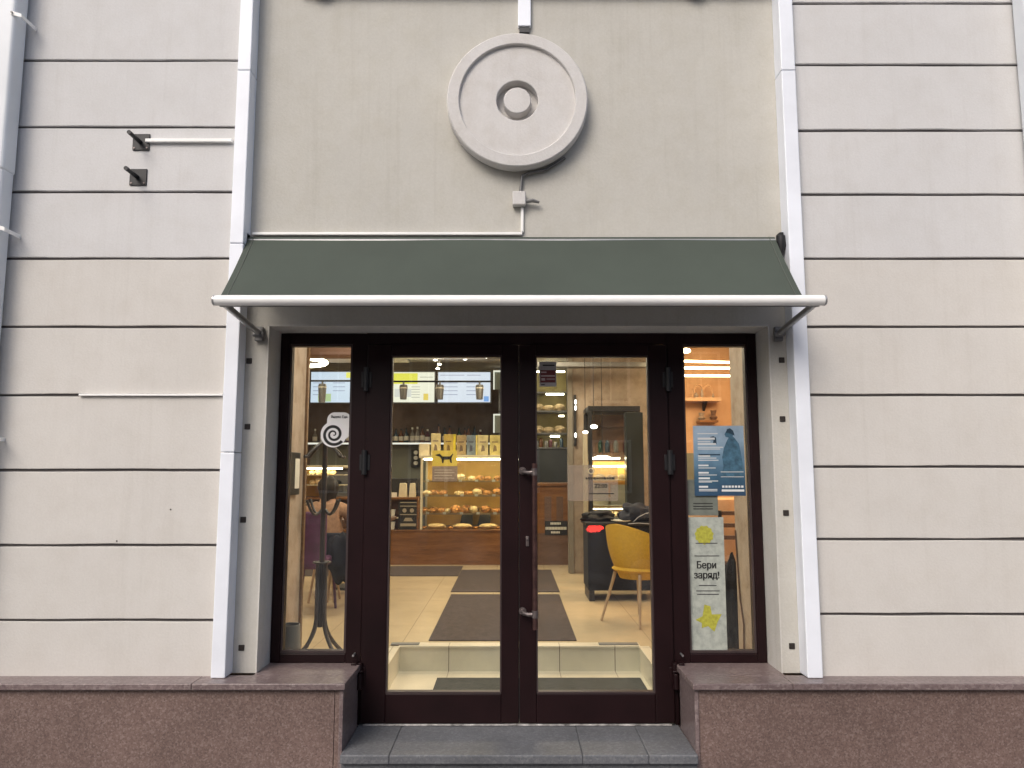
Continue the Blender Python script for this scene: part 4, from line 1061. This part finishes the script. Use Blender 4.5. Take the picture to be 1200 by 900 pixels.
for v, usx in ((530, (704, 712, 722, 733)), (562, (703, 716, 729)), (592, (700, 712, 724, 737)), (606, (700, 711, 722, 734))):
    for u in usx:
        i += 1
        zz = at(0, v, YF)[2]; x = at(u, v, YF+.2)[0]
        if v == 530:
            MB().lathe([(0,0),(.028,0),(.03,.10),(.012,.14),(0,.14)], (x, YF+.2, zz+.001), 'z', 12).build('jam_jar', BC[(i*2)%5], origin=(x, YF+.2, zz+.001), label='jam jar in the glass cabinet, %s from the left' % ordn[usx.index(u)], cat='jar', group='jars in the glass cabinet')
        else:
            place_bread(random.choice((0,1,3)), (x, YF+.2, zz+.001), (.8,.8,.75), random.uniform(-1,1), 'pastry in the glass cabinet, %s shelf, %s from the left' % ({562:'middle',592:'lower',606:'bottom'}[v], ordn[usx.index(u)]), 'pastries in the glass cabinet', 'crust2')
for i, (u0, u1, v0, v1) in enumerate(((695, 713, 566, 591.5), (716, 734, 568, 591.5))):
    q = pr(u0, v0, u1, v1, YF+.12)
    MB().box(q[0], q[1], YF+.12, YF+.17, at(0,592,YF)[2]+.001, q[3]).build('cake_box', M['shelf'], origin=(q[0], YF+.12, q[2]), bevel=.006, label='cream cake box in the glass cabinet, %s one' % ('left', 'right')[i], cat='box')
MB().box(cx0+.05, cx1_-.06, YF+.40, YF+.42, at(0,545,YF)[2]-.02, at(0,545,YF)[2]).build('lamp_strip', M['led'], gc)  # extra strip added near the back to brighten the cabinet
# teal side column (dark fridge side), pale post
q = pr(735, 483, 750, 700, 8.1)
MB().box(q[0], q[1]+.05, 8.1, 8.25, FZ+.001, q[3]).build('cabinet_post', plain('dark_teal_panel', (.018,.024,.023), .3), origin=(q[0], 8.1, FZ), bevel=.005, label='dark teal panel post right of the glass cabinet', cat='post')
q = pr(684.5, 506, 689.5, 700, 8.2)
MB().box(q[0], q[1], 8.2, 8.28, FZ+.001, q[3]).build('metal_post', plain('cream_post', (.45,.40,.29), .4), origin=(q[0], 8.2, FZ), bevel=.004, label='thin cream post left of the glass cabinet', cat='post')
q = pr(665, 430, 672, 660, 9.4)
MB().box(q[0], wx-.002, 9.28, 9.42, FZ+.001, 3.0).build('wall_pier', plain('grey_pier', (.20,.18,.15), .7), origin=(q[0], 9.28, FZ), bevel=.004, label='narrow grey pier between rack and beige wall', cat='pier')
q = pr(673, 462, 676, 522, 9.2)
t = thing('wall_lamp', (q[0], 9.2, q[2]), 'narrow upright black wall lamp on the beige wall', 'wall lamp')
MB().box(q[0], q[1], 9.26, 9.3, q[2], q[3]).build('backplate', M['black'], t, bevel=.003)
for v in (471, 478, 510): 
    p = at(674.5, v, 9.22); MB().blob(p, (.012,.012,.03), 10, 8).build('bulb', M['lampdisc'], t)
# glowing ovals put in for lamp reflections on the cabinet glass
for i, (u, v, r, Y) in enumerate(((696, 500, (.038,.03,.022), 8.0), (686, 506.5, (.030,.025,.016), 8.0), (706, 536, (.085,.07,.020), 8.0))):
    p = at(u, v, Y)
    t = thing('oval_glow', p, ('bright glowing oval for a lamp reflection at the cabinet top corner', 'small glowing oval for a lamp reflection beside the cream post', 'wide flat glowing oval for a lamp reflection in front of the cabinet shelves')[i], 'lamp')
    MB().blob(p, r, 20, 8).build('oval_body', M['lampdisc'], t)
    MB().tube([(p[0], p[1], p[2]+r[2]), (p[0], p[1], 3.0)], .004, 6).build('cord', M['black'], t)

# ================================================================ CHAIRS, TABLE, COATS
def shell_chair(loc, rz, mat, lab, legm):
    t = thing('shell_chair', loc, lab, 'chair')
    m = MB(); vs = []; NU, NV = 20, 12
    ox, oy, oz = loc
    for j in range(NV+1):
        tt = j/NV
        for i in range(NU+1):
            a = -1.0 + 2*i/NU                     # -1..1 around
            ang = a*R(112)
            # wrap around: back at +y local
            top = .80 - .17*abs(a)**1.6
            bot = .355
            rr = .275 - .03*(1-tt) - .085*(1-tt)**3
            x = rr*math.sin(ang)*1.0; y = rr*math.cos(ang)*.95
            z = bot + (top-bot)*tt**.9
            vs.append((ox+x, oy+y, oz+z))
    k = len(vs); vs2 = [((p[0]-ox)*.93+ox, (p[1]-oy)*.93+oy, p[2]) for p in vs]
    fs = []
    W = NU+1
    for j in range(NV):
        for i in range(NU):
            a = j*W+i; fs += [(a, a+1, a+W+1, a+W), (a+k, a+W+k, a+W+1+k, a+1+k)]
    edge = [i for i in range(W)] + [j*W+NU for j in range(1, NV+1)] + [NV*W+i for i in range(NU-1,-1,-1)] + [j*W for j in range(NV-1,0,-1)]
    for a, b in zip(edge, edge[1:]+edge[:1]): fs.append((a, a+k, b+k, b))
    m.add(vs+vs2, fs, True).build('back_shell', mat, t)
    MB().blob((ox, oy-.03, oz+.43), (.235, .25, .045), 24, 8).build('seat', mat, t)
    for sx in (-1, 1):
        for sy in (-1, 1):
            MB().tube([(ox+sx*.14, oy+sy*.13, oz+.40), (ox+sx*.22, oy+sy*.22, oz)], [.014, .010], 10).build('leg', legm, t)
    t.rotation_euler.z = rz
    return t
cp = at(738, 725, 6.45); 
shell_chair((at(749, 700, 6.35)[0], 6.35, FZ+.001), R(126), M['chairy'], 'mustard yellow shell chair with pale legs behind the right door', M['leg'])
# dark table with coat
tx0, tx1 = at(684, 650, 7.55)[0], 1.75
t = thing('dark_table', ((tx0+tx1)/2, 7.5, FZ), 'dark blue covered table behind the yellow chair', 'table')
zt0 = at(0, 612, 7.3)[2]
MB().box(tx0, tx1, 7.28, 7.85, zt0-.035, zt0).build('tabletop', M['black'], t, bevel=.008)
MB().box(tx0+.02, tx1-.02, 7.32, 7.80, FZ+.10, zt0-.037).build('skirt', M['navy'], t, bevel=.01)
for x in (tx0+.03, tx1-.08): MB().box(x, x+.05, 7.34, 7.78, FZ, FZ+.099).build('foot', M['black'], t)
def cloth(name, c, rad, mat, lab, cat='coat', amp=.45, fr=2.2, sq=None):
    m = MB(); m.blob(c, rad, 36, 24, amp, fr, sq)
    return m.build(name, mat, origin=(c[0], c[1], c[2]-rad[2]), label=lab, cat=cat)
def flatb(p, d):
    p = p.copy(); p.z = max(p.z, -.05); return p
p = at(700, 607, 7.4)
cloth('folded_coat', (at(700,607,7.4)[0]+.02, 7.5, zt0+.035), (.15,.12,.07), M['blackcloth'], 'crumpled black coat on the left end of the dark table', sq=flatb)
cloth('folded_coat', (at(748,606,7.4)[0], 7.45, zt0+.055), (.17,.14,.11), M['navy'], 'navy coat with pale piping heaped on the dark table', sq=flatb)
xx = at(745, 606, 7.3)[0]
MB().tube([at(742,612,7.27), at(748,606,7.25), at(756,602,7.27), at(764,600,7.3)], .004, 6).tube([at(736,614,7.26), at(748,613,7.25), at(762,614,7.27)], .004, 6).build('piping', plain('pale_piping', (.35,.38,.45), .6), bpy.data.objects['folded_coat.001'])
p = at(729, 606, 7.3)
MB().lathe([(0,0),(.06,0),(.10,.012),(.10,.016),(.055,.006),(0,.006)], (p[0], 7.36, zt0+.001), 'z', 24).build('plate', M['paper'], origin=(p[0], 7.36, zt0), label='white plate at the edge of the dark table', cat='plate')

# left window : bin, coat stand, person
bp = (-1.325, 4.62, FZ+.001)
MB().lathe([(0,0),(.078,0),(.062,.32),(.056,.32),(.07,.012),(0,.012)], bp, 'z', 28).build('umbrella_bin', plain('grey_bin', (.16,.17,.18), .45), origin=bp, label='tapered grey bin by the left wing wall', cat='bin')
q = (4.68, 4.98)
t = thing('framed_notice', (-1.40, 4.8, 1.26), 'black framed notice hanging on the left wing wall', 'notice board')
MB().box(-1.409, -1.385, 4.70, 4.96, 1.25, 1.52).build('frame', M['black'], t, bevel=.003)
MB().box(-1.3848, -1.383, 4.84, 4.94, 1.29, 1.48).build('card', M['paper'], t)
csx, csy = at(375, 740, 5.15)[0], 5.15
cs = thing('coat_stand', (csx, csy, FZ+.001), 'black bentwood coat stand inside the left window', 'coat stand')
MB().tube([(csx, csy, FZ+.20), (csx, csy, 1.66)], .018, 12).build('pole', M['bent'], cs)
MB().blob((csx, csy, 1.67), (.026,.026,.03), 12, 8).build('finial', M['bent'], cs)
def arc(f, n=14): return [f(i/n) for i in range(n+1)]
for k in range(4):
    a = R(45+90*k+8); ca, sa = math.cos(a), math.sin(a)
    # foot: runs down beside the pole and flares out
    def ft(t):
        z = .60*(1-t) ; r = .034 + .155*max(0, 1-z/.26)**2.1; z += .012*(1-t)+.012
        return (csx+ca*r, csy+sa*r, FZ+.001+z)
    MB().tube(arc(ft, 16), .013, 10).build('leg', M['bent'], cs)
    def hk(t):
        r = .02 + .15*math.sin(t*math.pi*.62); z = 1.62 - .19*t + .20*max(0, t-.55)
        return (csx+ca*r, csy+sa*r, z - .02 + .0)
    MB().tube(arc(hk), .010, 10).build('hook', M['bent'], cs)
    def hk2(t):
        r = .02+.12*t; z = 1.14 + .07*t*t - .04*math.sin(math.pi*t)
        return (csx+ca*r, csy+sa*r, z)
    MB().tube(arc(hk2), .009, 8).build('arm', M['bent'], cs)
# umbrellas / white bits in stand
ring = [(csx+.055*math.cos(R(a)), csy+.055*math.sin(R(a)), FZ+.62) for a in range(0, 361, 24)]
MB().tube(ring, .006, 8, cap=False).build('ring', M['bent'], cs)

# straight chairs
def dining_chair(loc, mat, lab, tall=.92, legm=None, w=.23):
    t = thing('dining_chair', loc, lab, 'chair'); x, y, z = loc; legm = legm or M['leg']
    MB().box(x-w, x+w, y-.0, y+.44, z+.42, z+.49).build('seat', mat, t, bevel=.02, bseg=3)
    MB().box(x-w, x+w, y-.06, y-.005, z+.40, z+tall).build('backrest', mat, t, bevel=.022, bseg=3)
    for sx in (-1, 1):
        for yy in (y+.02, y+.40):
            MB().tube([(x+sx*(w-.04), yy, z+.42), (x+sx*(w-.01), yy+(-.02 if yy < y+.2 else .02), z)], [.016,.011], 10).build('leg', legm, t)
    return t
dining_chair((at(366,670,6.55)[0]-.05, 6.55, FZ+.001), M['purple'], 'purple upholstered chair behind the coat stand', .88, M['purple'], .17)
dining_chair((at(398,670,6.85)[0]+.02, 6.85, FZ+.001), M['navy'], 'navy chair just right of the seated person', .68)
cloth('draped_coat', (at(402,650,6.8)[0], 6.80, FZ+.47), (.13,.09,.22), M['navy'], 'navy coat draped over the navy chair', amp=.35)
# person seated, back to camera
def person():
    px, py = at(383, 600, 7.35)[0], 7.35; z0 = FZ
    t = thing('person', (px, py, FZ), 'seated person in a tan sweater with dark hair, back to the street', 'person')
    def skin(name, V, E, Rr, mat, sub=2):
        me = bpy.data.meshes.new(name); o0 = Vector((px, py, FZ))
        me.from_pydata([tuple(Vector(v)) for v in V], E, []); me.update()
        o = bpy.data.objects.new(name, me); COL.objects.link(o); o.parent = t
        md = o.modifiers.new('skin', 'SKIN'); md.use_smooth_shade = True
        for sv_, r in zip(me.skin_vertices[0].data, Rr): sv_.radius = r if isinstance(r, tuple) else (r, r)
        me.skin_vertices[0].data[0].use_root = True
        o.modifiers.new('sub', 'SUBSURF').levels = sub; o.modifiers['sub'].render_levels = sub
        me.materials.append(mat); return o
    # local coords: facing +y, seat .46
    body_v = [(0,0,.52),(0,.0,.72),(0,.02,.90),(0,.03,1.00),(0,.045,1.08),(0,.055,1.18),
              (.10,.02,.93),(.20,.03,.90),(.25,.10,.66),(.20,.32,.62),(.18,.40,.63),
              (-.10,.02,.93),(-.20,.03,.90),(-.25,.10,.66),(-.20,.32,.62),(-.18,.40,.63),
              (.10,.02,.50),(.13,.42,.50),(.14,.44,.28),(.14,.42,.08),(.15,.54,.04),
              (-.10,.02,.50),(-.13,.42,.50),(-.14,.44,.28),(-.14,.42,.08),(-.15,.54,.04)]
    body_e = [(0,1),(1,2),(2,3),(3,4),(4,5),(2,6),(6,7),(7,8),(8,9),(9,10),(2,11),(11,12),(12,13),(13,14),(14,15),(0,16),(16,17),(17,18),(18,19),(19,20),(0,21),(21,22),(22,23),(23,24),(24,25)]
    body_r = [.13,(.14,.10),(.13,.09),.055,(.075,.09),(.085,.095), .07,.055,.045,.035,.035, .07,.055,.045,.035,.035, .09,.065,.05,.038,.035,.09,.065,.05,.038,.035]
    skin('body', body_v, body_e, body_r, M['skin'])
    sw_v = [body_v[i] for i in (0,1,2,3,6,7,8,9,11,12,13,14)]; sw_v[0] = (0,0,.54); sw_v[3] = (0,.025,.965)
    skin('sweater', sw_v, [(0,1),(1,2),(2,3),(2,4),(4,5),(5,6),(6,7),(2,8),(8,9),(9,10),(10,11)], [(.165,.14),(.17,.13),(.16,.115),.065,.09,.075,.062,.045,.09,.075,.062,.045], M['tan'])
    tr_v = [body_v[i] for i in (0,16,17,18,19,21,22,23,24)]
    skin('trousers', tr_v, [(0,1),(1,2),(2,3),(3,4),(0,5),(5,6),(6,7),(7,8)], [.15,.11,.08,.065,.05,.11,.08,.065,.05], M['blackcloth'])
    # hair cap local
    m = MB()
    def hf(p, d):
        p = p.copy()
        if d.y > .35: p.y *= .75
        if d.z < 0: p.z *= 1.55; p.x *= .9
        return p
    m.blob((0, .03, 1.15), (.098, .108, .12), 20, 14, .08, 3, hf)
    o = m.build('hair', M['hair']); o.parent = t
    return t, px, py
pt, ppx, ppy = person()
pt.scale = (1.05, 1, .93)
t = thing('stool', (ppx, ppy, FZ), 'round stool under the seated person', 'stool')
MB().lathe([(0,.37),(.16,.37),(.17,.38),(.17,.40),(0,.405)], (ppx, ppy+.02, FZ), 'z', 24).build('seat', M['black'], t)
for k in range(4):
    a = R(45+90*k); MB().tube([(ppx+.1*math.cos(a), ppy+.1*math.sin(a), FZ+.37), (ppx+.17*math.cos(a), ppy+.17*math.sin(a), FZ)], .012, 8).build('leg', M['leg'], t)
t = thing('cafe_table', (ppx+.1, 8.2, FZ), 'small dark cafe table in front of the seated person', 'table')
MB().box(ppx-.3, ppx+.5, 7.86, 8.5, FZ+.70, FZ+.73).build('tabletop', M['counter_dull'], t, bevel=.006)
MB().tube([(ppx+.1, 8.2, FZ+.02), (ppx+.1, 8.2, FZ+.70)], .03, 12).lathe([(0,0),(.22,0),(.2,.02),(0,.025)], (ppx+.1, 8.2, FZ), 'z', 24).build('pedestal', M['black'], t)

# ================================================================ RIGHT WINDOW ROOM
for i, (u0, u1, v, v1) in enumerate(((799, 858, 422, 425), (799, 858, 431, 431.5), (799, 858, 440, 440.5))):
    Y = 8.7; a = at(u0-40, v, Y); b = at(u1+8, v1, Y)
    t = thing('tube_lamp', ((a[0]+b[0])/2, Y, a[2]), 'warm glowing tube lamp in the right window, %s of three' % ('topmost', 'middle', 'lowest')[i], 'lamp', 'warm tube lamps')
    MB().tube([a, b], .013, 10).build('tube', M['ledw'], t)
    MB().tube([a, (a[0], a[1], 3.0)], .004, 6).tube([b, (b[0], b[1], 3.0)], .004, 6).build('wires', M['black'], t)
p = at(804, 411, 8.0)
t = thing('oval_glow', p, 'bright oval lamp at the top left of the right window', 'lamp')
MB().blob(p, (.05,.04,.028), 16, 8).build('oval_body', M['ledw'], t)
MB().tube([(p[0], p[1], p[2]+.02), (p[0], p[1], 3.0)], .004, 6).build('cord', M['black'], t)
YW2 = 9.15
q = pr(790, 466, 845, 470, YW2)
t = thing('wall_shelf', (q[0], YW2, q[2]), 'pale wooden wall shelf in the right room', 'shelf')
MB().box(q[0], q[1], YW2-.02, 9.318, q[2], q[3]).build('board', plain('peach_shelf', (.6,.38,.22), .5), t, bevel=.003)
x = at(828.5, 474, YW2)[0]
MB().prism([(9.318, q[2]-.001), (YW2+.02, q[2]-.001), (9.318, q[2]-.11)], x-.015, x+.015, 'x').build('shelf_bracket', M['black'], t)
zsf = q[3]
for i, (u, w_, h_) in enumerate(((820, .06, .16), (831, .055, .155))):
    c = at(u, 460, YW2)[0]
    m = MB(); pts = [(c+w_*math.cos(R(a)), YW2+.05, zsf+.07+(h_-.07)*math.sin(R(a))) for a in range(0, 181, 15)]
    pts = [(c+w_, YW2+.05, zsf+.008)] + pts + [(c-w_, YW2+.05, zsf+.008)]
    m.tube(pts, .010, 8)
    m.build('arch_ornament', M['plaster_glow'], origin=(c, YW2+.05, zsf), label='arched ornament tinted with lamp glow on the wall shelf, %s one' % ('left', 'right')[i], cat='ornament')
for i, (u, r_, h_) in enumerate(((816, .028, .06), (823, .02, .10), (836, .018, .05))):
    c = at(u, 460, YW2)[0]; pc = (c, YW2-.0+.01, zsf+.001)
    MB().lathe([(0,0),(r_*.7,0),(r_,h_*.4),(r_*.5,h_*.8),(r_*.6,h_),(0,h_)], pc, 'z', 14).build('small_vase', M['plaster'], origin=pc, label='small clay vase on the wall shelf, %s from the left' % ordn[i], cat='vase')
q = pr(820, 492, 842, 495, YW2)
t = thing('wall_shelf', (q[0], YW2, q[2]), 'small low wall shelf just above the blue poster', 'shelf')
MB().box(q[0], q[1], YW2, 9.318, q[2], q[3]).build('board', M['counter'], t, bevel=.003)
for i, (u, h_) in enumerate(((824, .09), (838, .12))):
    c = at(u, 490, YW2)[0]; pc = (c, YW2+.07, q[3]+.001)
    MB().lathe([(0,0),(.03,0),(.05,h_*.3),(.025,h_*.5),(.04,h_),(.03,h_),(0,h_*.5)], pc, 'z', 14).build('small_vase', M['counter_dull'] if i else M['plaster'], origin=pc, label='%s vase on the low shelf above the blue poster' % ('pale','brown')[i], cat='vase')
# grey-green dado
MB().box(1.862, 4.5, 9.29, 9.318, FZ+.001, at(0, 531, 9.29)[2]).build('dado_panel', M['sage'], bld)
# booth seat, table and slatted chair
q = pr(840, 582, 860, 650, 7.2)
c = ((q[0]+q[1])/2, 7.2)
t = thing('rounded_armchair', (c[0], c[1], FZ), 'peach rounded armchair lit orange in the right window', 'armchair')
MB().lathe([(.30,.35),(.34,.45),(.33,.9),(.31,.96),(.26,.98),(.24,.9),(.24,.45)], (c[0], c[1]+.25, FZ), 'z', 32).build('back_shell', M['plaster_glow'], t)
MB().lathe([(0,.02),(.28,.02),(.30,.38),(.25,.44),(0,.46)], (c[0], c[1]+.25, FZ), 'z', 32).build('seat', M['counter_dull'], t)
bx0 = at(846, 600, 6.4)[0]
t = thing('wooden_chair', (bx0+.12, 6.5, FZ), 'dark slatted wooden chair in the right window', 'chair')
for sx, x in ((0, bx0), (1, bx0+.38)):
    MB().tube([(x, 6.45, FZ), (x-.01, 6.42, FZ+.45), (x-.03, 6.36, FZ+.90)], .016, 8).build('back_post', M['black'], t)
    MB().tube([(x, 6.85, FZ), (x, 6.85, FZ+.44)], .015, 8).build('leg', M['black'], t)
for zz in (.66, .76, .86): MB().box(bx0-.02, bx0+.37, 6.37, 6.39, FZ+zz, FZ+zz+.035).build('slat', M['counter_dull'], t, bevel=.005)
MB().box(bx0-.02, bx0+.40, 6.42, 6.88, FZ+.44, FZ+.48).build('seat', M['counter_dull'], t, bevel=.01)
# black coat bundle against right wing wall
q = pr(846, 655, 860, 765, 5.15)
cloth('hanging_coat', ((q[0]+q[1])/2+.03, 5.15, .52), (.085,.09,.30), M['blackcloth'], 'long black coat hanging beside the right wing wall', amp=.3, fr=3)
ax = at(869, 700, 4.7)[0]
MB().tube([(1.447, 4.96, 1.02), (1.446, 4.93, .80), (1.445, 4.90, .60), (1.445, 4.84, .45), (1.444, 4.86, FZ+.01)], .005, 6).build('cable', M['counter_dull'], origin=(1.445, 4.9, FZ), label='thin brown cable down the right wing wall', cat='cable')

# ================================================================ ADDED INTERIOR FILL LIGHTS, RING LAMP
def panel(x, y, sx, sy, e, col, lab, z=2.97):  # unseen area lights added to fill the interior, housed as ceiling panels
    t = thing('added_fill_panel', (x, y, z), lab, 'lamp')
    MB().box(x-sx/2-.03, x+sx/2+.03, y-sy/2-.03, y+sy/2+.03, z, z+.029).build('housing', M['white'], t)
    ld = bpy.data.lights.new('fill_light', 'AREA'); ld.shape = 'RECTANGLE'; ld.size = sx; ld.size_y = sy; ld.energy = e; ld.color = col
    lo = bpy.data.objects.new('fill_light', ld); COL.objects.link(lo); lo.parent = t; lo.location = (0, 0, -.004)
W1 = (1, .80, .55); W2 = (1, .87, .68)
EI = .90
panel(.0, 4.85, 1.4, .4, 50*EI, (1, .90, .74), 'added fill light over the vestibule')
panel(-2.3, 6.2, .9, .9, 40*EI, W1, 'added fill light over the left seats')
panel(.2, 8.2, 1.0, .8, 54*EI, W1, 'added fill light over the mats')
panel(2.9, 7.2, 1.2, 1.2, 95*EI, (1, .62, .32), 'added fill light over the right room')
panel(1.1, 7.0, .6, .6, 16*EI, W1, 'added fill light over the yellow chair')
panel(-1.6, 10.3, 2.4, .4, 60*EI, W1, 'added fill light above the counter')
panel(.5, 10.6, .8, .4, 10*EI, W2, 'added fill light before the bread rack')
# ring lamp in left window
p = at(372, 424, 8.4)
t = thing('ring_lamp', p, 'bright ring lamp under the ceiling in the left window', 'lamp')
MB().tube([(p[0]-.25+.34*math.cos(R(a)), p[1]+.34*math.sin(R(a)), p[2]) for a in range(0, 361, 15)], .022, 10, cap=False).build('ring', M['led'], t)
for a in (0, 120, 240): MB().tube([(p[0]-.25+.34*math.cos(R(a)), p[1]+.34*math.sin(R(a)), p[2]), (p[0]-.25, p[1], 3.0)], .003, 6).build('wire', M['black'], t)
MB().box(-3.5, -1.5, 8.6, 10.9, 2.975, 3.0).build('lit_ceiling_patch', M['ceil_lit'], bld)  # pale sheet put in for the stretch of ceiling lit by the ring lamp

# ================================================================ WORLD, SUN, CAMERA
w = bpy.data.worlds.new('World'); S.world = w; w.use_nodes = True; nt = w.node_tree
bg = nt.nodes['Background']; sky = nt.nodes.new('ShaderNodeTexSky'); sky.sky_type = 'NISHITA'; sky.sun_disc = False
sel, saz = R(42), R(-28)     # sun behind the camera to the left
sky.sun_elevation = sel; sky.sun_rotation = R(180) + R(28); sky.air_density = 1.0; sky.dust_density = 4.0; sky.ozone_density = .6
L(nt, sky.outputs[0], bg.inputs[0]); bg.inputs[1].default_value = .15
sd = bpy.data.lights.new('sun', 'SUN'); sd.energy = 1.1; sd.angle = R(30); sd.color = (1, .985, .965)
so = bpy.data.objects.new('sun', sd); COL.objects.link(so)
d = Vector((-math.sin(R(28))*math.cos(sel), -math.cos(R(28))*math.cos(sel), math.sin(sel)))   # towards the sun
so.rotation_euler = (-d).to_track_quat('-Z', 'Y').to_euler(); so.location = (-4, -6, 10)
cam = bpy.data.cameras.new('camera'); co = bpy.data.objects.new('camera', cam); COL.objects.link(co); S.camera = co
co.location = (0, 0, CZ); co.rotation_euler = (R(90)+P, 0, 0)
cam.sensor_width = 36; cam.lens = 36*F/1200; cam.clip_end = 500; cam.clip_start = .05
S.view_settings.view_transform = 'Standard'; S.view_settings.look = 'None'; S.view_settings.exposure = 0.27; S.view_settings.gamma = 1
S.render.resolution_x = 1024; S.render.resolution_y = 768
